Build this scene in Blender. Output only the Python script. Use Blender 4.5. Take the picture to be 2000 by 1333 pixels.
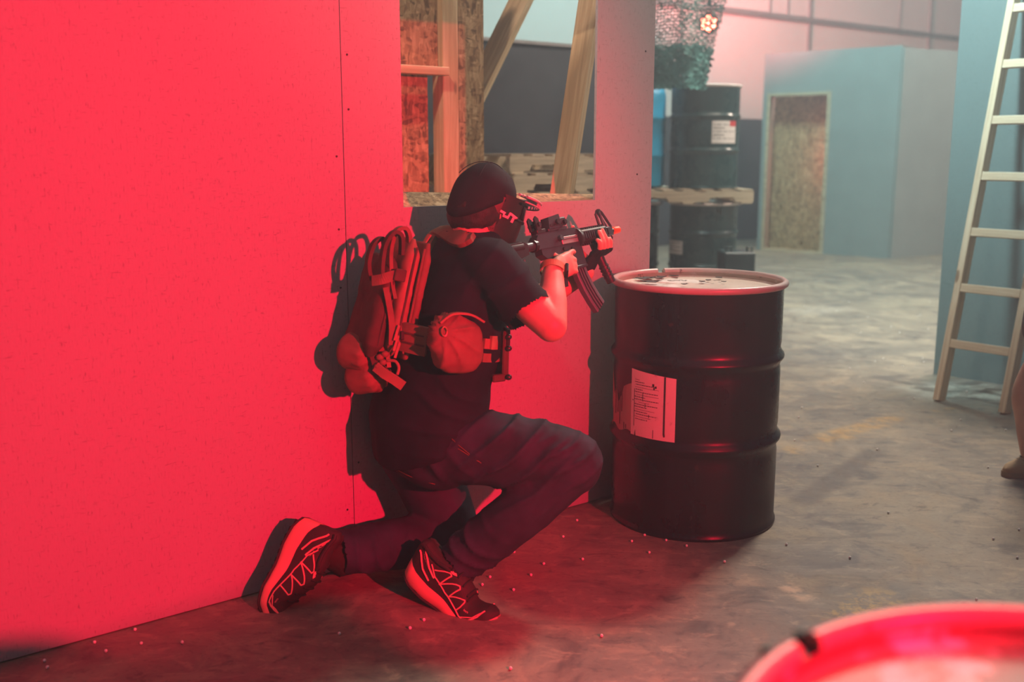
import bpy, bmesh, math, random
from mathutils import Vector, Matrix, noise
random.seed(7)
V = Vector
scene = bpy.context.scene
col = scene.collection
for o in list(bpy.data.objects):
    bpy.data.objects.remove(o, do_unlink=True)

# ------------------------------------------------------------------ camera
EYE = 1.335
PITCH = math.radians(10.5)
cam_d = bpy.data.cameras.new('camera')
cam = bpy.data.objects.new('camera', cam_d)
col.objects.link(cam)
cam.location = (0, 0, EYE)
cam.rotation_euler = (math.pi / 2 - PITCH, 0, 0)
cam_d.sensor_width = 36.0
cam_d.lens = 36.0
cam_d.clip_start = 0.02
cam_d.dof.use_dof = True
cam_d.dof.focus_distance = 3.35
cam_d.dof.aperture_fstop = 2.1
scene.camera = cam
scene.cycles.max_bounces = 4
scene.cycles.diffuse_bounces = 2
scene.cycles.glossy_bounces = 2
scene.cycles.transmission_bounces = 2
scene.cycles.volume_bounces = 0
scene.cycles.transparent_max_bounces = 4
scene.cycles.sample_clamp_indirect = 4.0
scene.cycles.use_adaptive_sampling = True
scene.cycles.adaptive_threshold = 0.05
scene.cycles.adaptive_min_samples = 12

# ------------------------------------------------------------------ light
scene.view_settings.view_transform = 'Standard'
scene.view_settings.look = 'None'
scene.view_settings.gamma = 1.0
scene.view_settings.use_curve_mapping = False
scene.view_settings.exposure = 0.0

world = bpy.data.worlds.new('hall_ambient')
scene.world = world
world.use_nodes = True
bg = world.node_tree.nodes['Background']
bg.inputs[0].default_value = (0.60, 0.76, 1.0, 1)
bg.inputs[1].default_value = 0.066


def aim(o, target):
    d = V(target) - o.location
    o.rotation_euler = d.to_track_quat('-Z', 'Y').to_euler()


def spot(name, loc, target, energy, color, angle, blend, radius):
    l = bpy.data.lights.new(name, 'SPOT')
    l.energy = energy; l.color = color
    l.spot_size = math.radians(angle); l.spot_blend = blend; l.shadow_soft_size = radius
    o = bpy.data.objects.new(name, l); col.objects.link(o)
    o.location = loc; aim(o, target)
    return o


def area(name, loc, target, energy, color, size, spread=180):
    l = bpy.data.lights.new(name, 'AREA')
    l.energy = energy; l.color = color; l.shape = 'SQUARE'; l.size = size
    l.spread = math.radians(spread)
    o = bpy.data.objects.new(name, l); col.objects.link(o)
    o.location = loc; aim(o, target)
    return o


# red flood standing right of the photographer, lighting the plywood wall
spot('red_flood_light', (2.48, -0.89, 1.86), (-0.85, 2.75, 0.85), 2650, (1.0, 0.002, 0.040), 48, 0.8, 0.045)
# white hall light high beyond the wall end
area('hall_light_white', (3.5, 7.4, 6.2), (1.2, 3.4, 0.0), 500, (1.0, 0.91, 0.77), 1.1)
# unseen light added at far right to brighten the side of the booth
area('booth_side_fill', (8.0, 9.6, 5.8), (5.6, 12.6, 0.8), 420, (1.0, 0.95, 0.85), 1.1)
# cool stage light over the middle bay, on the slate panel and ladder
spot('hall_light_cool', (0.6, 4.6, 5.2), (3.2, 6.6, 2.3), 2200, (0.62, 0.96, 1.0), 62, 0.9, 0.25)
# teal stage light over the far bay
area('hall_light_far', (2.2, 10.2, 5.6), (3.9, 13.4, 1.2), 430, (0.42, 0.95, 1.0), 1.0)
# broad soft fill added over the near bay to lift the shadows
area('near_bay_fill', (1.6, 0.9, 6.2), (0.9, 2.6, 0.0), 18, (0.84, 0.92, 1.0), 2.6)
# white work light high on the near side, raking over the wall top onto the framing behind it
spot('hall_light_near', (-1.5, 0.6, 6.0), (0.15, 4.7, 1.7), 850, (1.0, 0.84, 0.70), 34, 1.0, 0.2)
# lower work light left of the photographer, shining into the window opening
spot('work_light_low', (-0.9, -0.8, 3.0), (0.45, 4.2, 1.55), 330, (1.0, 0.86, 0.70), 17, 1.0, 0.08)

# ------------------------------------------------------------------ helpers
CP, SP = math.cos(PITCH), math.sin(PITCH)


def ray(x, y):
    u = (x - 1000) / 2000.0; v = (y - 666.5) / 2000.0
    return V((u, CP - v * SP, -(SP + v * CP)))


def at(x, y, Y):
    r = ray(x, y)
    return V((0, 0, EYE)) + r * (Y / r.y)


def onfloor(x, y, z=0.0):
    r = ray(x, y)
    return V((0, 0, EYE)) + r * ((z - EYE) / r.z)


def onplane(x, y, P, n):
    r = ray(x, y); C = V((0, 0, EYE))
    return C + r * ((P - C).dot(n) / r.dot(n))


def link(o):
    col.objects.link(o)
    return o


def empty(name, loc=(0, 0, 0), rz=0.0):
    o = bpy.data.objects.new(name, None)
    o.empty_display_size = 0.1
    link(o)
    o.location = loc
    o.rotation_euler = (0, 0, rz)
    return o


def tag(o, label=None, cat=None, group=None, kind=None):
    if label: o['label'] = label
    if cat: o['category'] = cat
    if group: o['group'] = group
    if kind: o['kind'] = kind
    return o


def set_parent(o, p):
    if p is not None:
        inv = Matrix.Identity(4)
        q = p
        chain = []
        while q is not None:
            chain.append(q); q = q.parent
        m = Matrix.Identity(4)
        for q in reversed(chain):
            m = m @ q.matrix_parent_inverse @ q.matrix_basis if q.parent else m @ q.matrix_basis
        o.parent = p
        o.matrix_parent_inverse = m.inverted()
    return o


class MB:
    """collects geometry for one mesh"""
    def __init__(self):
        self.v = []; self.f = []

    def add(self, vs, fs):
        b = len(self.v)
        self.v += [V(p) for p in vs]
        self.f += [tuple(i + b for i in f) for f in fs]
        return self

    def box(self, c, s, R=None, bev=0.0):
        c = V(c); hx, hy, hz = s[0] / 2, s[1] / 2, s[2] / 2
        if bev > 0:
            bm = bmesh.new(); bmesh.ops.create_cube(bm, size=1.0)
            bmesh.ops.scale(bm, vec=V(s), verts=bm.verts)
            bmesh.ops.bevel(bm, geom=list(bm.edges), offset=bev, segments=1, affect='EDGES', profile=0.5)
            bm.verts.index_update()
            vs = [v.co.copy() for v in bm.verts]; fs = [[v.index for v in f.verts] for f in bm.faces]
            bm.free()
        else:
            vs = [V((x, y, z)) for z in (-hz, hz) for y in (-hy, hy) for x in (-hx, hx)]
            fs = [(0, 2, 3, 1), (4, 5, 7, 6), (0, 1, 5, 4), (2, 6, 7, 3), (0, 4, 6, 2), (1, 3, 7, 5)]
        if R is not None:
            vs = [R @ p for p in vs]
        return self.add([p + c for p in vs], fs)

    def beam(self, p0, p1, w, t, up=(0, 0, 1), bev=0.0):
        p0, p1 = V(p0), V(p1)
        R = frame(p1 - p0, up)
        return self.box((p0 + p1) / 2, ((p1 - p0).length, w, t), R, bev)

    def loft(self, rings, close=True, caps=True):
        n = len(rings[0]); vs = []; fs = []
        for r in rings: vs += list(r)
        for i in range(len(rings) - 1):
            for j in range(n if close else n - 1):
                a = i * n + j; b = i * n + (j + 1) % n
                fs.append((a, b, b + n, a + n))
        if caps and close:
            fs.append(tuple(reversed(range(n))))
            k = (len(rings) - 1) * n
            fs.append(tuple(range(k, k + n)))
        return self.add(vs, fs)

    def tube(self, path, r, seg=8, caps=True):
        path = [V(p) for p in path]
        rr = r if isinstance(r, (list, tuple)) else [r] * len(path)
        rings = []; up = None
        for i, p in enumerate(path):
            d = (path[min(i + 1, len(path) - 1)] - path[max(i - 1, 0)])
            if d.length < 1e-9: d = V((0, 0, 1))
            d.normalize()
            if up is None:
                up = d.orthogonal().normalized()
            up = (up - d * up.dot(d))
            if up.length < 1e-6: up = d.orthogonal()
            up.normalize(); s = d.cross(up)
            rings.append([p + (up * math.cos(a) + s * math.sin(a)) * rr[i] for a in [2 * math.pi * k / seg for k in range(seg)]])
        return self.loft(rings, True, caps)

    def ribbon(self, path, w, t, up=(0, 0, 1), ups=None):
        """flat strap: width w along 'up', thickness t"""
        path = [V(p) for p in path]; rings = []
        for i, p in enumerate(path):
            d = (path[min(i + 1, len(path) - 1)] - path[max(i - 1, 0)]).normalized()
            u = V(ups[i]) if ups else V(up)
            u = (u - d * u.dot(d)).normalized(); s = d.cross(u)
            ww = w[i] if isinstance(w, (list, tuple)) else w
            rings.append([p + u * ww / 2 + s * t / 2, p - u * ww / 2 + s * t / 2, p - u * ww / 2 - s * t / 2, p + u * ww / 2 - s * t / 2])
        return self.loft(rings)

    def lathe(self, prof, seg=32, c=(0, 0, 0), R=None, caps=True):
        rings = []
        for r, z in prof:
            ring = [V((r * math.cos(a), r * math.sin(a), z)) for a in [2 * math.pi * k / seg for k in range(seg)]]
            if R is not None: ring = [R @ p for p in ring]
            rings.append([p + V(c) for p in ring])
        return self.loft(rings, True, caps)

    def prism(self, poly, fn, t):
        """poly: 2D points; fn(u, v, w) -> 3D; extruded from w=-t/2 to t/2"""
        n = len(poly)
        vs = [fn(u, v, -t / 2) for u, v in poly] + [fn(u, v, t / 2) for u, v in poly]
        fs = [tuple(reversed(range(n))), tuple(range(n, 2 * n))] + [(i, (i + 1) % n, (i + 1) % n + n, i + n) for i in range(n)]
        return self.add(vs, fs)

    def ellipsoid(self, c, ax, seg=20, rings=12):
        """ax: three half-axis vectors"""
        A, B, C = [V(a) for a in ax]; rs = []
        for i in range(rings + 1):
            th = -math.pi / 2 + math.pi * (0.02 + 0.96 * i / rings)
            rs.append([V(c) + A * math.cos(th) * math.cos(p) + B * math.cos(th) * math.sin(p) + C * math.sin(th) for p in [2 * math.pi * k / seg for k in range(seg)]])
        return self.loft(rs)

    def mesh(self, name):
        me = bpy.data.meshes.new(name)
        me.from_pydata([tuple(p) for p in self.v], [], self.f)
        bm = bmesh.new(); bm.from_mesh(me)
        bmesh.ops.recalc_face_normals(bm, faces=bm.faces)
        bm.to_mesh(me); bm.free()
        me.update()
        return me

    def build(self, name, mat, parent=None, smooth=False, local=False, angle=None):
        me = self.mesh(name)
        return mesh_obj(name, me, mat, parent, smooth, local)


def mesh_obj(name, me, mat, parent=None, smooth=False, local=False):
    me.materials.append(mat)
    if smooth:
        me.shade_smooth()
        if smooth != 'all':
            try: me.set_sharp_from_angle(angle=math.radians(smooth if smooth is not True else 40))
            except Exception: pass
    o = bpy.data.objects.new(name, me); link(o)
    if local:
        o.parent = parent
    else:
        n = max(1, len(me.vertices))
        lo = V((min(v.co.x for v in me.vertices), min(v.co.y for v in me.vertices), min(v.co.z for v in me.vertices)))
        hi = V((max(v.co.x for v in me.vertices), max(v.co.y for v in me.vertices), max(v.co.z for v in me.vertices)))
        c = (lo + hi) / 2
        if parent is None: c.z = lo.z
        me.transform(Matrix.Translation(-c))
        o.location = c
        set_parent(o, parent)
    return o


def frame(d, up=(0, 0, 1)):
    x = V(d).normalized(); u = V(up)
    z = (u - x * u.dot(x))
    if z.length < 1e-6: z = x.orthogonal()
    z.normalize(); y = z.cross(x)
    return Matrix((x, y, z)).transposed()


def beam_obj(name, p0, p1, w, t, mat, parent=None, up=(0, 0, 1), bev=0.002):
    """a board: local x runs along the length; w across, t along 'up'"""
    p0, p1 = V(p0), V(p1)
    R = frame(p1 - p0, up)
    mb = MB().box((0, 0, 0), ((p1 - p0).length, w, t), None, bev)
    me = mb.mesh(name); me.materials.append(mat)
    o = bpy.data.objects.new(name, me); link(o)
    o.matrix_basis = Matrix.Translation((p0 + p1) / 2) @ R.to_4x4()
    set_parent(o, parent)
    return o


def dup(root, loc, rz=0.0):
    def cp(o, p):
        c = o.copy(); col.objects.link(c); c.parent = p
        for ch in list(o.children): cp(ch, c)
        return c
    r = cp(root, None)
    r.location = loc; r.rotation_euler = (0, 0, rz)
    return r


def catmull(pts, n=6):
    pts = [V(p) for p in pts]; out = []
    for i in range(len(pts) - 1):
        p0 = pts[max(i - 1, 0)]; p1 = pts[i]; p2 = pts[i + 1]; p3 = pts[min(i + 2, len(pts) - 1)]
        for k in range(n):
            t = k / n
            out.append(0.5 * ((2 * p1) + (-p0 + p2) * t + (2 * p0 - 5 * p1 + 4 * p2 - p3) * t * t + (-p0 + 3 * p1 - 3 * p2 + p3) * t ** 3))
    out.append(pts[-1])
    return out


def lerp_list(vals, n=6):
    out = []
    for i in range(len(vals) - 1):
        for k in range(n):
            t = k / n
            t = t * t * (3 - 2 * t) * 0.5 + t * 0.5
            out.append(vals[i] * (1 - t) + vals[i + 1] * t)
    out.append(vals[-1])
    return out


# ------------------------------------------------------------------ materials
class NT:
    def __init__(self, name):
        self.m = bpy.data.materials.new(name); self.m.use_nodes = True
        self.t = self.m.node_tree; self.b = self.t.nodes['Principled BSDF']
        self.tc = self.t.nodes.new('ShaderNodeTexCoord')

    def n(self, typ, **kw):
        nd = self.t.nodes.new(typ)
        for k, v in kw.items():
            if k.startswith('i_'):
                key = k[2:]
                nd.inputs[int(key) if key.isdigit() else key.replace('_', ' ')].default_value = v
            else: setattr(nd, k, v)
        return nd

    def l(self, a, b): self.t.links.new(a, b)

    def mapping(self, scale=(1, 1, 1), loc=(0, 0, 0), rot=(0, 0, 0), src='Object'):
        m = self.n('ShaderNodeMapping')
        m.inputs['Scale'].default_value = scale; m.inputs['Location'].default_value = loc; m.inputs['Rotation'].default_value = rot
        self.l(self.tc.outputs[src], m.inputs['Vector'])
        return m.outputs[0]

    def noise(self, vec, scale, detail=4, rough=0.55, dist=0.0):
        nd = self.n('ShaderNodeTexNoise', i_Scale=scale, i_Detail=detail, i_Roughness=rough, i_Distortion=dist)
        self.l(vec, nd.inputs['Vector'])
        return nd.outputs['Fac']

    def ramp(self, fac, stops):
        r = self.n('ShaderNodeValToRGB')
        e = r.color_ramp.elements
        while len(e) < len(stops): e.new(0.5)
        for k, (p, c) in enumerate(stops):
            e[k].position = p; e[k].color = (*c, 1) if len(c) == 3 else c
        self.l(fac, r.inputs[0])
        return r.outputs[0]

    def mix(self, fac, a, b, blend='MIX'):
        m = self.n('ShaderNodeMix', data_type='RGBA', blend_type=blend)
        for sock, val in ((m.inputs[0], fac), (m.inputs[6], a), (m.inputs[7], b)):
            if hasattr(val, 'links') or hasattr(val, 'is_output'): self.l(val, sock)
            elif isinstance(val, (int, float)): sock.default_value = val
            else: sock.default_value = (*val, 1)
        return m.outputs[2]

    def math(self, op, a, b=0.0, c=None, clamp=False):
        m = self.n('ShaderNodeMath', operation=op); m.use_clamp = clamp
        for i, val in enumerate((a, b) if c is None else (a, b, c)):
            if isinstance(val, (int, float)): m.inputs[i].default_value = val
            else: self.l(val, m.inputs[i])
        return m.outputs[0]

    def smooth(self, val, a, b, lo=0.0, hi=1.0):
        m = self.n('ShaderNodeMapRange', interpolation_type='SMOOTHSTEP')
        self.l(val, m.inputs[0])
        m.inputs[1].default_value = a; m.inputs[2].default_value = b; m.inputs[3].default_value = lo; m.inputs[4].default_value = hi
        return m.outputs[0]

    def bump(self, h, strength=0.3, dist=0.01):
        b = self.n('ShaderNodeBump', i_Strength=strength, i_Distance=dist)
        self.l(h, b.inputs['Height']); self.l(b.outputs[0], self.b.inputs['Normal'])

    def color(self, c): self.l(c, self.b.inputs['Base Color'])

    def set(self, **kw):
        for k, v in kw.items():
            self.b.inputs[k.replace('_', ' ')].default_value = v
        return self


def simple(name, c, rough=0.6, metal=0.0, var=0.15, vscale=6.0, bump=0.0, bscale=60.0, stretch=(1, 1, 1), spec=0.5, bdist=0.004):
    t = NT(name)
    t.set(Roughness=rough, Metallic=metal)
    t.b.inputs['Specular IOR Level'].default_value = spec
    vec = t.mapping(stretch)
    if var > 0:
        f = t.noise(vec, vscale, 5)
        t.color(t.ramp(f, [(0.3, tuple(x * (1 - var) for x in c)), (0.7, tuple(min(1, x * (1 + var)) for x in c))]))
    else:
        t.b.inputs['Base Color'].default_value = (*c, 1)
    if bump > 0:
        t.bump(t.noise(vec, bscale, 4), bump, bdist)
    return t.m


def osb(name, paint=None, axis='xz'):
    """oriented strand board, raw or painted over"""
    t = NT(name); t.set(Roughness=0.75)
    vec = t.mapping((1, 1, 1))
    if paint is not None:
        big = t.noise(vec, 1.6, 2)
        fine = t.noise(t.mapping((62, 62, 15)), 3.0, 3)
        fine2 = t.noise(t.mapping((16, 16, 60), rot=(0.5, 0.5, 0)), 3.0, 2)
        f = t.math('MAXIMUM', t.smooth(fine, 0.57, 0.76), t.math('MULTIPLY', t.smooth(fine2, 0.60, 0.78), 0.7))
        c1 = t.mix(f, paint, tuple(x * 0.55 for x in paint))
        t.color(t.mix(t.smooth(big, 0.3, 0.8, 0, 0.12), c1, tuple(x * 1.2 for x in paint)))
        t.bump(fine, 0.25, 0.0022)
        t.set(Roughness=0.62)
        t.b.inputs['Specular IOR Level'].default_value = 0.25
        return t.m
    wob = t.n('ShaderNodeTexNoise', i_Scale=9.0, i_Detail=2.0)
    t.l(vec, wob.inputs['Vector'])
    add = t.n('ShaderNodeMix', data_type='VECTOR'); add.inputs[0].default_value = 0.05
    t.l(vec, add.inputs[4]); t.l(wob.outputs['Color'], add.inputs[5])
    outs = []
    for sc, ro in (((62, 62, 13), 0.3), ((20, 20, 60), 0.9), ((80, 80, 17), -0.5)):
        mp = t.n('ShaderNodeMapping'); mp.inputs['Scale'].default_value = sc; mp.inputs['Rotation'].default_value = (ro, ro, 0)
        t.l(add.outputs[1], mp.inputs['Vector'])
        vo = t.n('ShaderNodeTexVoronoi', feature='F1', i_Scale=1.0)
        t.l(mp.outputs[0], vo.inputs['Vector'])
        sep = t.n('ShaderNodeSeparateColor'); t.l(vo.outputs['Color'], sep.inputs[0])
        outs.append((sep.outputs[0], vo.outputs['Distance']))
    sel = t.smooth(t.noise(vec, 26, 2), 0.45, 0.55)
    mval = t.n('ShaderNodeMix', data_type='FLOAT'); t.l(sel, mval.inputs[0]); t.l(outs[0][0], mval.inputs[2]); t.l(outs[1][0], mval.inputs[3])
    m2 = t.n('ShaderNodeMix', data_type='FLOAT'); m2.inputs[0].default_value = 0.4; t.l(mval.outputs[0], m2.inputs[2]); t.l(outs[2][0], m2.inputs[3])
    h = m2.outputs[0]
    t.color(t.ramp(h, [(0.15, (0.16, 0.085, 0.035)), (0.45, (0.38, 0.23, 0.11)), (0.7, (0.5, 0.33, 0.17)), (0.95, (0.66, 0.48, 0.28))]))
    return t.m


def pine(name, c0=(0.62, 0.42, 0.22), c1=(0.80, 0.62, 0.38)):
    t = NT(name); t.set(Roughness=0.6)
    vec = t.mapping((1.3, 26, 26))
    g = t.noise(vec, 1.6, 6, 0.6, 0.6)
    fine = t.noise(t.mapping((4, 120, 120)), 2.0, 3)
    base = t.ramp(g, [(0.28, tuple(x * 0.8 for x in c0)), (0.45, c0), (0.62, c1), (0.8, c0)])
    vo = t.n('ShaderNodeTexVoronoi', feature='F1', i_Scale=1.0)
    t.l(t.mapping((2.6, 9, 9)), vo.inputs['Vector'])
    knot = t.smooth(vo.outputs['Distance'], 0.07, 0.12, 1, 0)
    c2 = t.mix(t.math('MULTIPLY', knot, 0.75), base, (0.2, 0.10, 0.05))
    c3 = t.mix(t.smooth(fine, 0.5, 0.9, 0, 0.25), c2, tuple(x * 0.6 for x in c0))
    t.color(c3)
    t.bump(fine, 0.12, 0.001)
    return t.m


def emission(name, c, strength):
    t = NT(name)
    t.b.inputs['Base Color'].default_value = (*c, 1)
    t.b.inputs['Emission Color'].default_value = (*c, 1)
    t.b.inputs['Emission Strength'].default_value = strength
    return t.m


M = {}
M['wall_paint'] = osb('painted_osb_grey', (0.40, 0.40, 0.41))
M['panel_paint'] = osb('painted_osb_slate', (0.17, 0.245, 0.25))
M['osb'] = osb('raw_osb')
M['pine'] = pine('pine_lumber')
M['pine_light'] = pine('pine_ladder', (0.74, 0.56, 0.38), (0.88, 0.73, 0.54))
M['pallet_wood'] = pine('pallet_wood', (0.42, 0.33, 0.22), (0.58, 0.47, 0.33))
M['dark_wall'] = simple('dark_wall_paint', (0.035, 0.042, 0.055), 0.7, var=0.2)
M['light_wall'] = simple('light_wall_sheet', (0.58, 0.56, 0.55), 0.7, var=0.05, vscale=1.0)
M['booth'] = simple('booth_paint', (0.24, 0.28, 0.28), 0.7, var=0.08, vscale=3)
M['steel'] = simple('grey_steel', (0.35, 0.33, 0.33), 0.5, 0.6, var=0.1)
M['screw'] = simple('screw_head', (0.03, 0.03, 0.03), 0.5, 0.5, var=0)


def drum_paint(name, c, rough=0.28, chips=(0.45, 0.3, 0.22)):
    t = NT(name); t.set(Roughness=rough)
    vec = t.mapping((1, 1, 1))
    n1 = t.noise(vec, 14, 6, 0.65)
    sep = t.n('ShaderNodeSeparateXYZ'); t.l(vec, sep.inputs[0])
    low = t.smooth(sep.outputs[2], 0.02, 0.14, 1, 0)
    chip = t.math('MULTIPLY', t.smooth(n1, 0.68, 0.72), t.math('ADD', t.math('MULTIPLY', low, 0.9), 0.06))
    streak = t.noise(t.mapping((16, 16, 0.8)), 2.0, 4)
    base = t.mix(t.smooth(streak, 0.45, 0.8, 0, 0.5), c, tuple(x * 1.9 + 0.006 for x in c))
    t.color(t.mix(chip, base, chips))
    r = t.smooth(t.noise(vec, 5, 5), 0.3, 0.8, rough - 0.06, rough + 0.22)
    t.l(r, t.b.inputs['Roughness'])
    return t.m


def lid_paint(name, base=(0.66, 0.58, 0.50)):
    t = NT(name); t.set(Roughness=0.5)
    vec = t.mapping((1, 1, 1))
    n1 = t.noise(vec, 9, 6, 0.65, 0.6); n2 = t.noise(vec, 22, 5, 0.7)
    n3 = t.noise(t.mapping((1, 1, 1), (3.3, 1.7, 0)), 6, 5, 0.6, 0.8)
    c = t.mix(t.smooth(n3, 0.52, 0.6), base, (0.82, 0.80, 0.76))
    c = t.mix(t.smooth(n1, 0.60, 0.64), c, (0.035, 0.03, 0.03))
    c = t.mix(t.smooth(n2, 0.66, 0.70, 0, 0.8), c, (0.35, 0.12, 0.08))
    t.color(c)
    t.bump(n1, 0.2, 0.004)
    return t.m


def rim_paint(name, base):
    t = NT(name); t.set(Roughness=0.34)
    vec = t.mapping((1, 1, 1))
    n1 = t.noise(vec, 12, 6, 0.65)
    t.color(t.mix(t.smooth(n1, 0.64, 0.68), base, (0.04, 0.03, 0.03)))
    return t.m


M['drum_black'] = drum_paint('drum_black_paint', (0.008, 0.011, 0.018))
M['drum_green'] = drum_paint('drum_dark_green_paint', (0.012, 0.045, 0.045), 0.25)
M['lid'] = lid_paint('drum_lid_paint')
M['rim'] = rim_paint('drum_ring_paint', (0.56, 0.44, 0.42))
M['rim_white'] = rim_paint('drum_ring_white_paint', (0.72, 0.62, 0.58))
M['blue_plastic'] = simple('blue_plastic', (0.01, 0.30, 0.52), 0.4, var=0.06)


def paper(name, base=(0.80, 0.74, 0.70), lines=26.0):
    t = NT(name); t.set(Roughness=0.6)
    vec = t.mapping((1, 1, 1))
    w = t.noise(vec, 30, 5, 0.7)
    c = t.mix(t.smooth(w, 0.62, 0.7, 0, 0.55), base, tuple(x * 0.35 for x in base))
    t.color(c)
    return t.m


M['paper'] = paper('label_paper')
M['ink'] = simple('label_ink', (0.05, 0.035, 0.035), 0.7, var=0.2)
M['dark_paper'] = paper('label_paper_dark', (0.42, 0.30, 0.26))  # darker paper for the left part and scraps of the label


def concrete():
    t = NT('stained_concrete'); t.set(Roughness=0.55)
    vec = t.mapping((1, 1, 1))
    n1 = t.noise(vec, 0.9, 5, 0.62, 0.5)
    n2 = t.noise(t.mapping((1, 1, 1), rot=(0, 0, 0.65)), 4.0, 5, 0.65, 0.8)
    st = t.noise(t.mapping((0.8, 6.0, 1), rot=(0, 0, -0.35)), 1.6, 4, 0.6, 0.4)
    n3 = t.noise(vec, 60, 2)
    n4 = t.noise(t.mapping((1, 1.6, 1), rot=(0, 0, 0.5)), 11.0, 6, 0.7, 0.6)
    c = t.ramp(n1, [(0.28, (0.130, 0.120, 0.112)), (0.5, (0.215, 0.186, 0.152)), (0.72, (0.310, 0.262, 0.195))])
    c = t.mix(t.smooth(n2, 0.5, 0.66, 0, 0.6), c, (0.38, 0.31, 0.225))
    c = t.mix(t.smooth(n2, 0.46, 0.32, 0, 0.7), c, (0.085, 0.083, 0.088))
    c = t.mix(t.smooth(n4, 0.52, 0.70, 0, 0.65), c, (0.40, 0.33, 0.24))
    c = t.mix(t.smooth(n4, 0.46, 0.32, 0, 0.6), c, (0.075, 0.072, 0.075))
    c = t.mix(t.smooth(st, 0.55, 0.75, 0, 0.30), c, (0.40, 0.35, 0.29))
    c = t.mix(t.smooth(st, 0.42, 0.30, 0, 0.45), c, (0.10, 0.097, 0.10))
    c = t.mix(t.smooth(n3, 0.55, 0.75, 0, 0.35), c, (0.07, 0.065, 0.065))

    def stripe(p0, p1, half, soft):
        """mask of a band on the floor between two points"""
        p0, p1 = V(p0), V(p1); d = p1 - p0; L = d.length; a = math.atan2(d.y, d.x)
        s1 = t.n('ShaderNodeVectorMath', operation='SUBTRACT'); t.l(t.tc.outputs['Object'], s1.inputs[0]); s1.inputs[1].default_value = (p0.x, p0.y, 0)
        rt = t.n('ShaderNodeVectorRotate', rotation_type='Z_AXIS'); t.l(s1.outputs[0], rt.inputs['Vector']); rt.inputs['Angle'].default_value = -a
        sp = t.n('ShaderNodeSeparateXYZ'); t.l(rt.outputs[0], sp.inputs[0])
        my = t.smooth(t.math('ABSOLUTE', sp.outputs[1]), half, half + soft, 1, 0)
        mx = t.smooth(t.math('ABSOLUTE', t.math('SUBTRACT', sp.outputs[0], L / 2)), L / 2 - soft, L / 2 + soft, 1, 0)
        return t.math('MULTIPLY', my, mx)
    f = lambda x, y: onfloor(x, y)
    worn = t.smooth(t.noise(vec, 13, 6, 0.7), 0.36, 0.62)
    yl = t.math('MULTIPLY', stripe(f(1590, 862), f(1752, 815), 0.025, 0.07), worn)
    c = t.mix(t.math('MULTIPLY', yl, 0.5), c, (0.60, 0.34, 0.08))
    yl2 = t.math('MULTIPLY', stripe(f(1500, 892), f(1860, 790), 0.04, 0.07), t.smooth(t.noise(vec, 9, 6, 0.7), 0.5, 0.66))
    c = t.mix(t.math('MULTIPLY', yl2, 0.45), c, (0.55, 0.33, 0.10))
    yl3 = t.math('MULTIPLY', stripe(f(1630, 1215), f(1740, 1160), 0.03, 0.08), t.smooth(t.noise(vec, 17, 6, 0.7), 0.45, 0.62))
    c = t.mix(t.math('MULTIPLY', yl3, 0.6), c, (0.60, 0.38, 0.10))
    sk = t.math('MULTIPLY', stripe(f(1560, 985), f(1712, 880), 0.025, 0.05), 0.6)
    c = t.mix(sk, c, (0.09, 0.08, 0.08))
    sk2 = t.math('MULTIPLY', stripe(f(1500, 700), f(1840, 678), 0.05, 0.16), 0.35)
    c = t.mix(sk2, c, (0.12, 0.115, 0.11))
    pw = t.math('MULTIPLY', stripe(f(1800, 770), f(1985, 760), 0.10, 0.22), t.smooth(t.noise(vec, 5, 7, 0.65), 0.40, 0.64))
    c = t.mix(t.math('MULTIPLY', pw, 0.85), c, (0.72, 0.68, 0.58))
    pw2 = t.math('MULTIPLY', stripe(f(1545, 612), f(1640, 600), 0.06, 0.2), worn)
    c = t.mix(t.math('MULTIPLY', pw2, 0.4), c, (0.55, 0.50, 0.44))
    pt = t.math('MULTIPLY', stripe(f(1528, 1140), f(1580, 1172), 0.015, 0.03), worn)
    c = t.mix(t.math('MULTIPLY', pt, 0.8), c, (0.60, 0.42, 0.28))
    t.color(c)
    t.l(t.smooth(n2, 0.3, 0.7, 0.42, 0.7), t.b.inputs['Roughness'])
    t.bump(t.noise(vec, 45, 2), 0.16, 0.003)
    return t.m


M['concrete'] = concrete()

# ------------------------------------------------------------------ floor
fm = MB().box((3, 7.5, -0.1), (24, 26, 0.2))
me = fm.mesh('floor'); me.materials.append(M['concrete'])
floor = link(bpy.data.objects.new('floor', me))
tag(floor, 'stained bare concrete floor with worn yellow markings', kind='structure')

# ------------------------------------------------------------------ plywood wall with window opening
A = onfloor(0, 1297); B = onfloor(1181, 974)
D = (B - A).normalized(); N = V((D.y, -D.x, 0))          # along the wall, towards the camera
ZUP = V((0, 0, 1))


def W(s, z, n=0.0): return A + D * s + ZUP * z + N * n


RW = Matrix((D, -N, ZUP)).transposed()      # local x along wall, y into the wall, z up


def wbox(mb, s0, s1, z0, z1, n0, n1):
    return mb.box(W((s0 + s1) / 2, (z0 + z1) / 2, (n0 + n1) / 2), (s1 - s0, abs(n1 - n0), z1 - z0), RW)


wall_left = empty('wall_left', W(1.0, 0)); tag(wall_left, 'plywood stage wall painted grey and flooded with red light', kind='structure')
T = 0.012
SEAM = 1.064; OP0, OP1, OPZ0, OPZ1 = 1.272, 2.090, 1.16, 1.90; END = 2.377; TOP = 2.44


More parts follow.
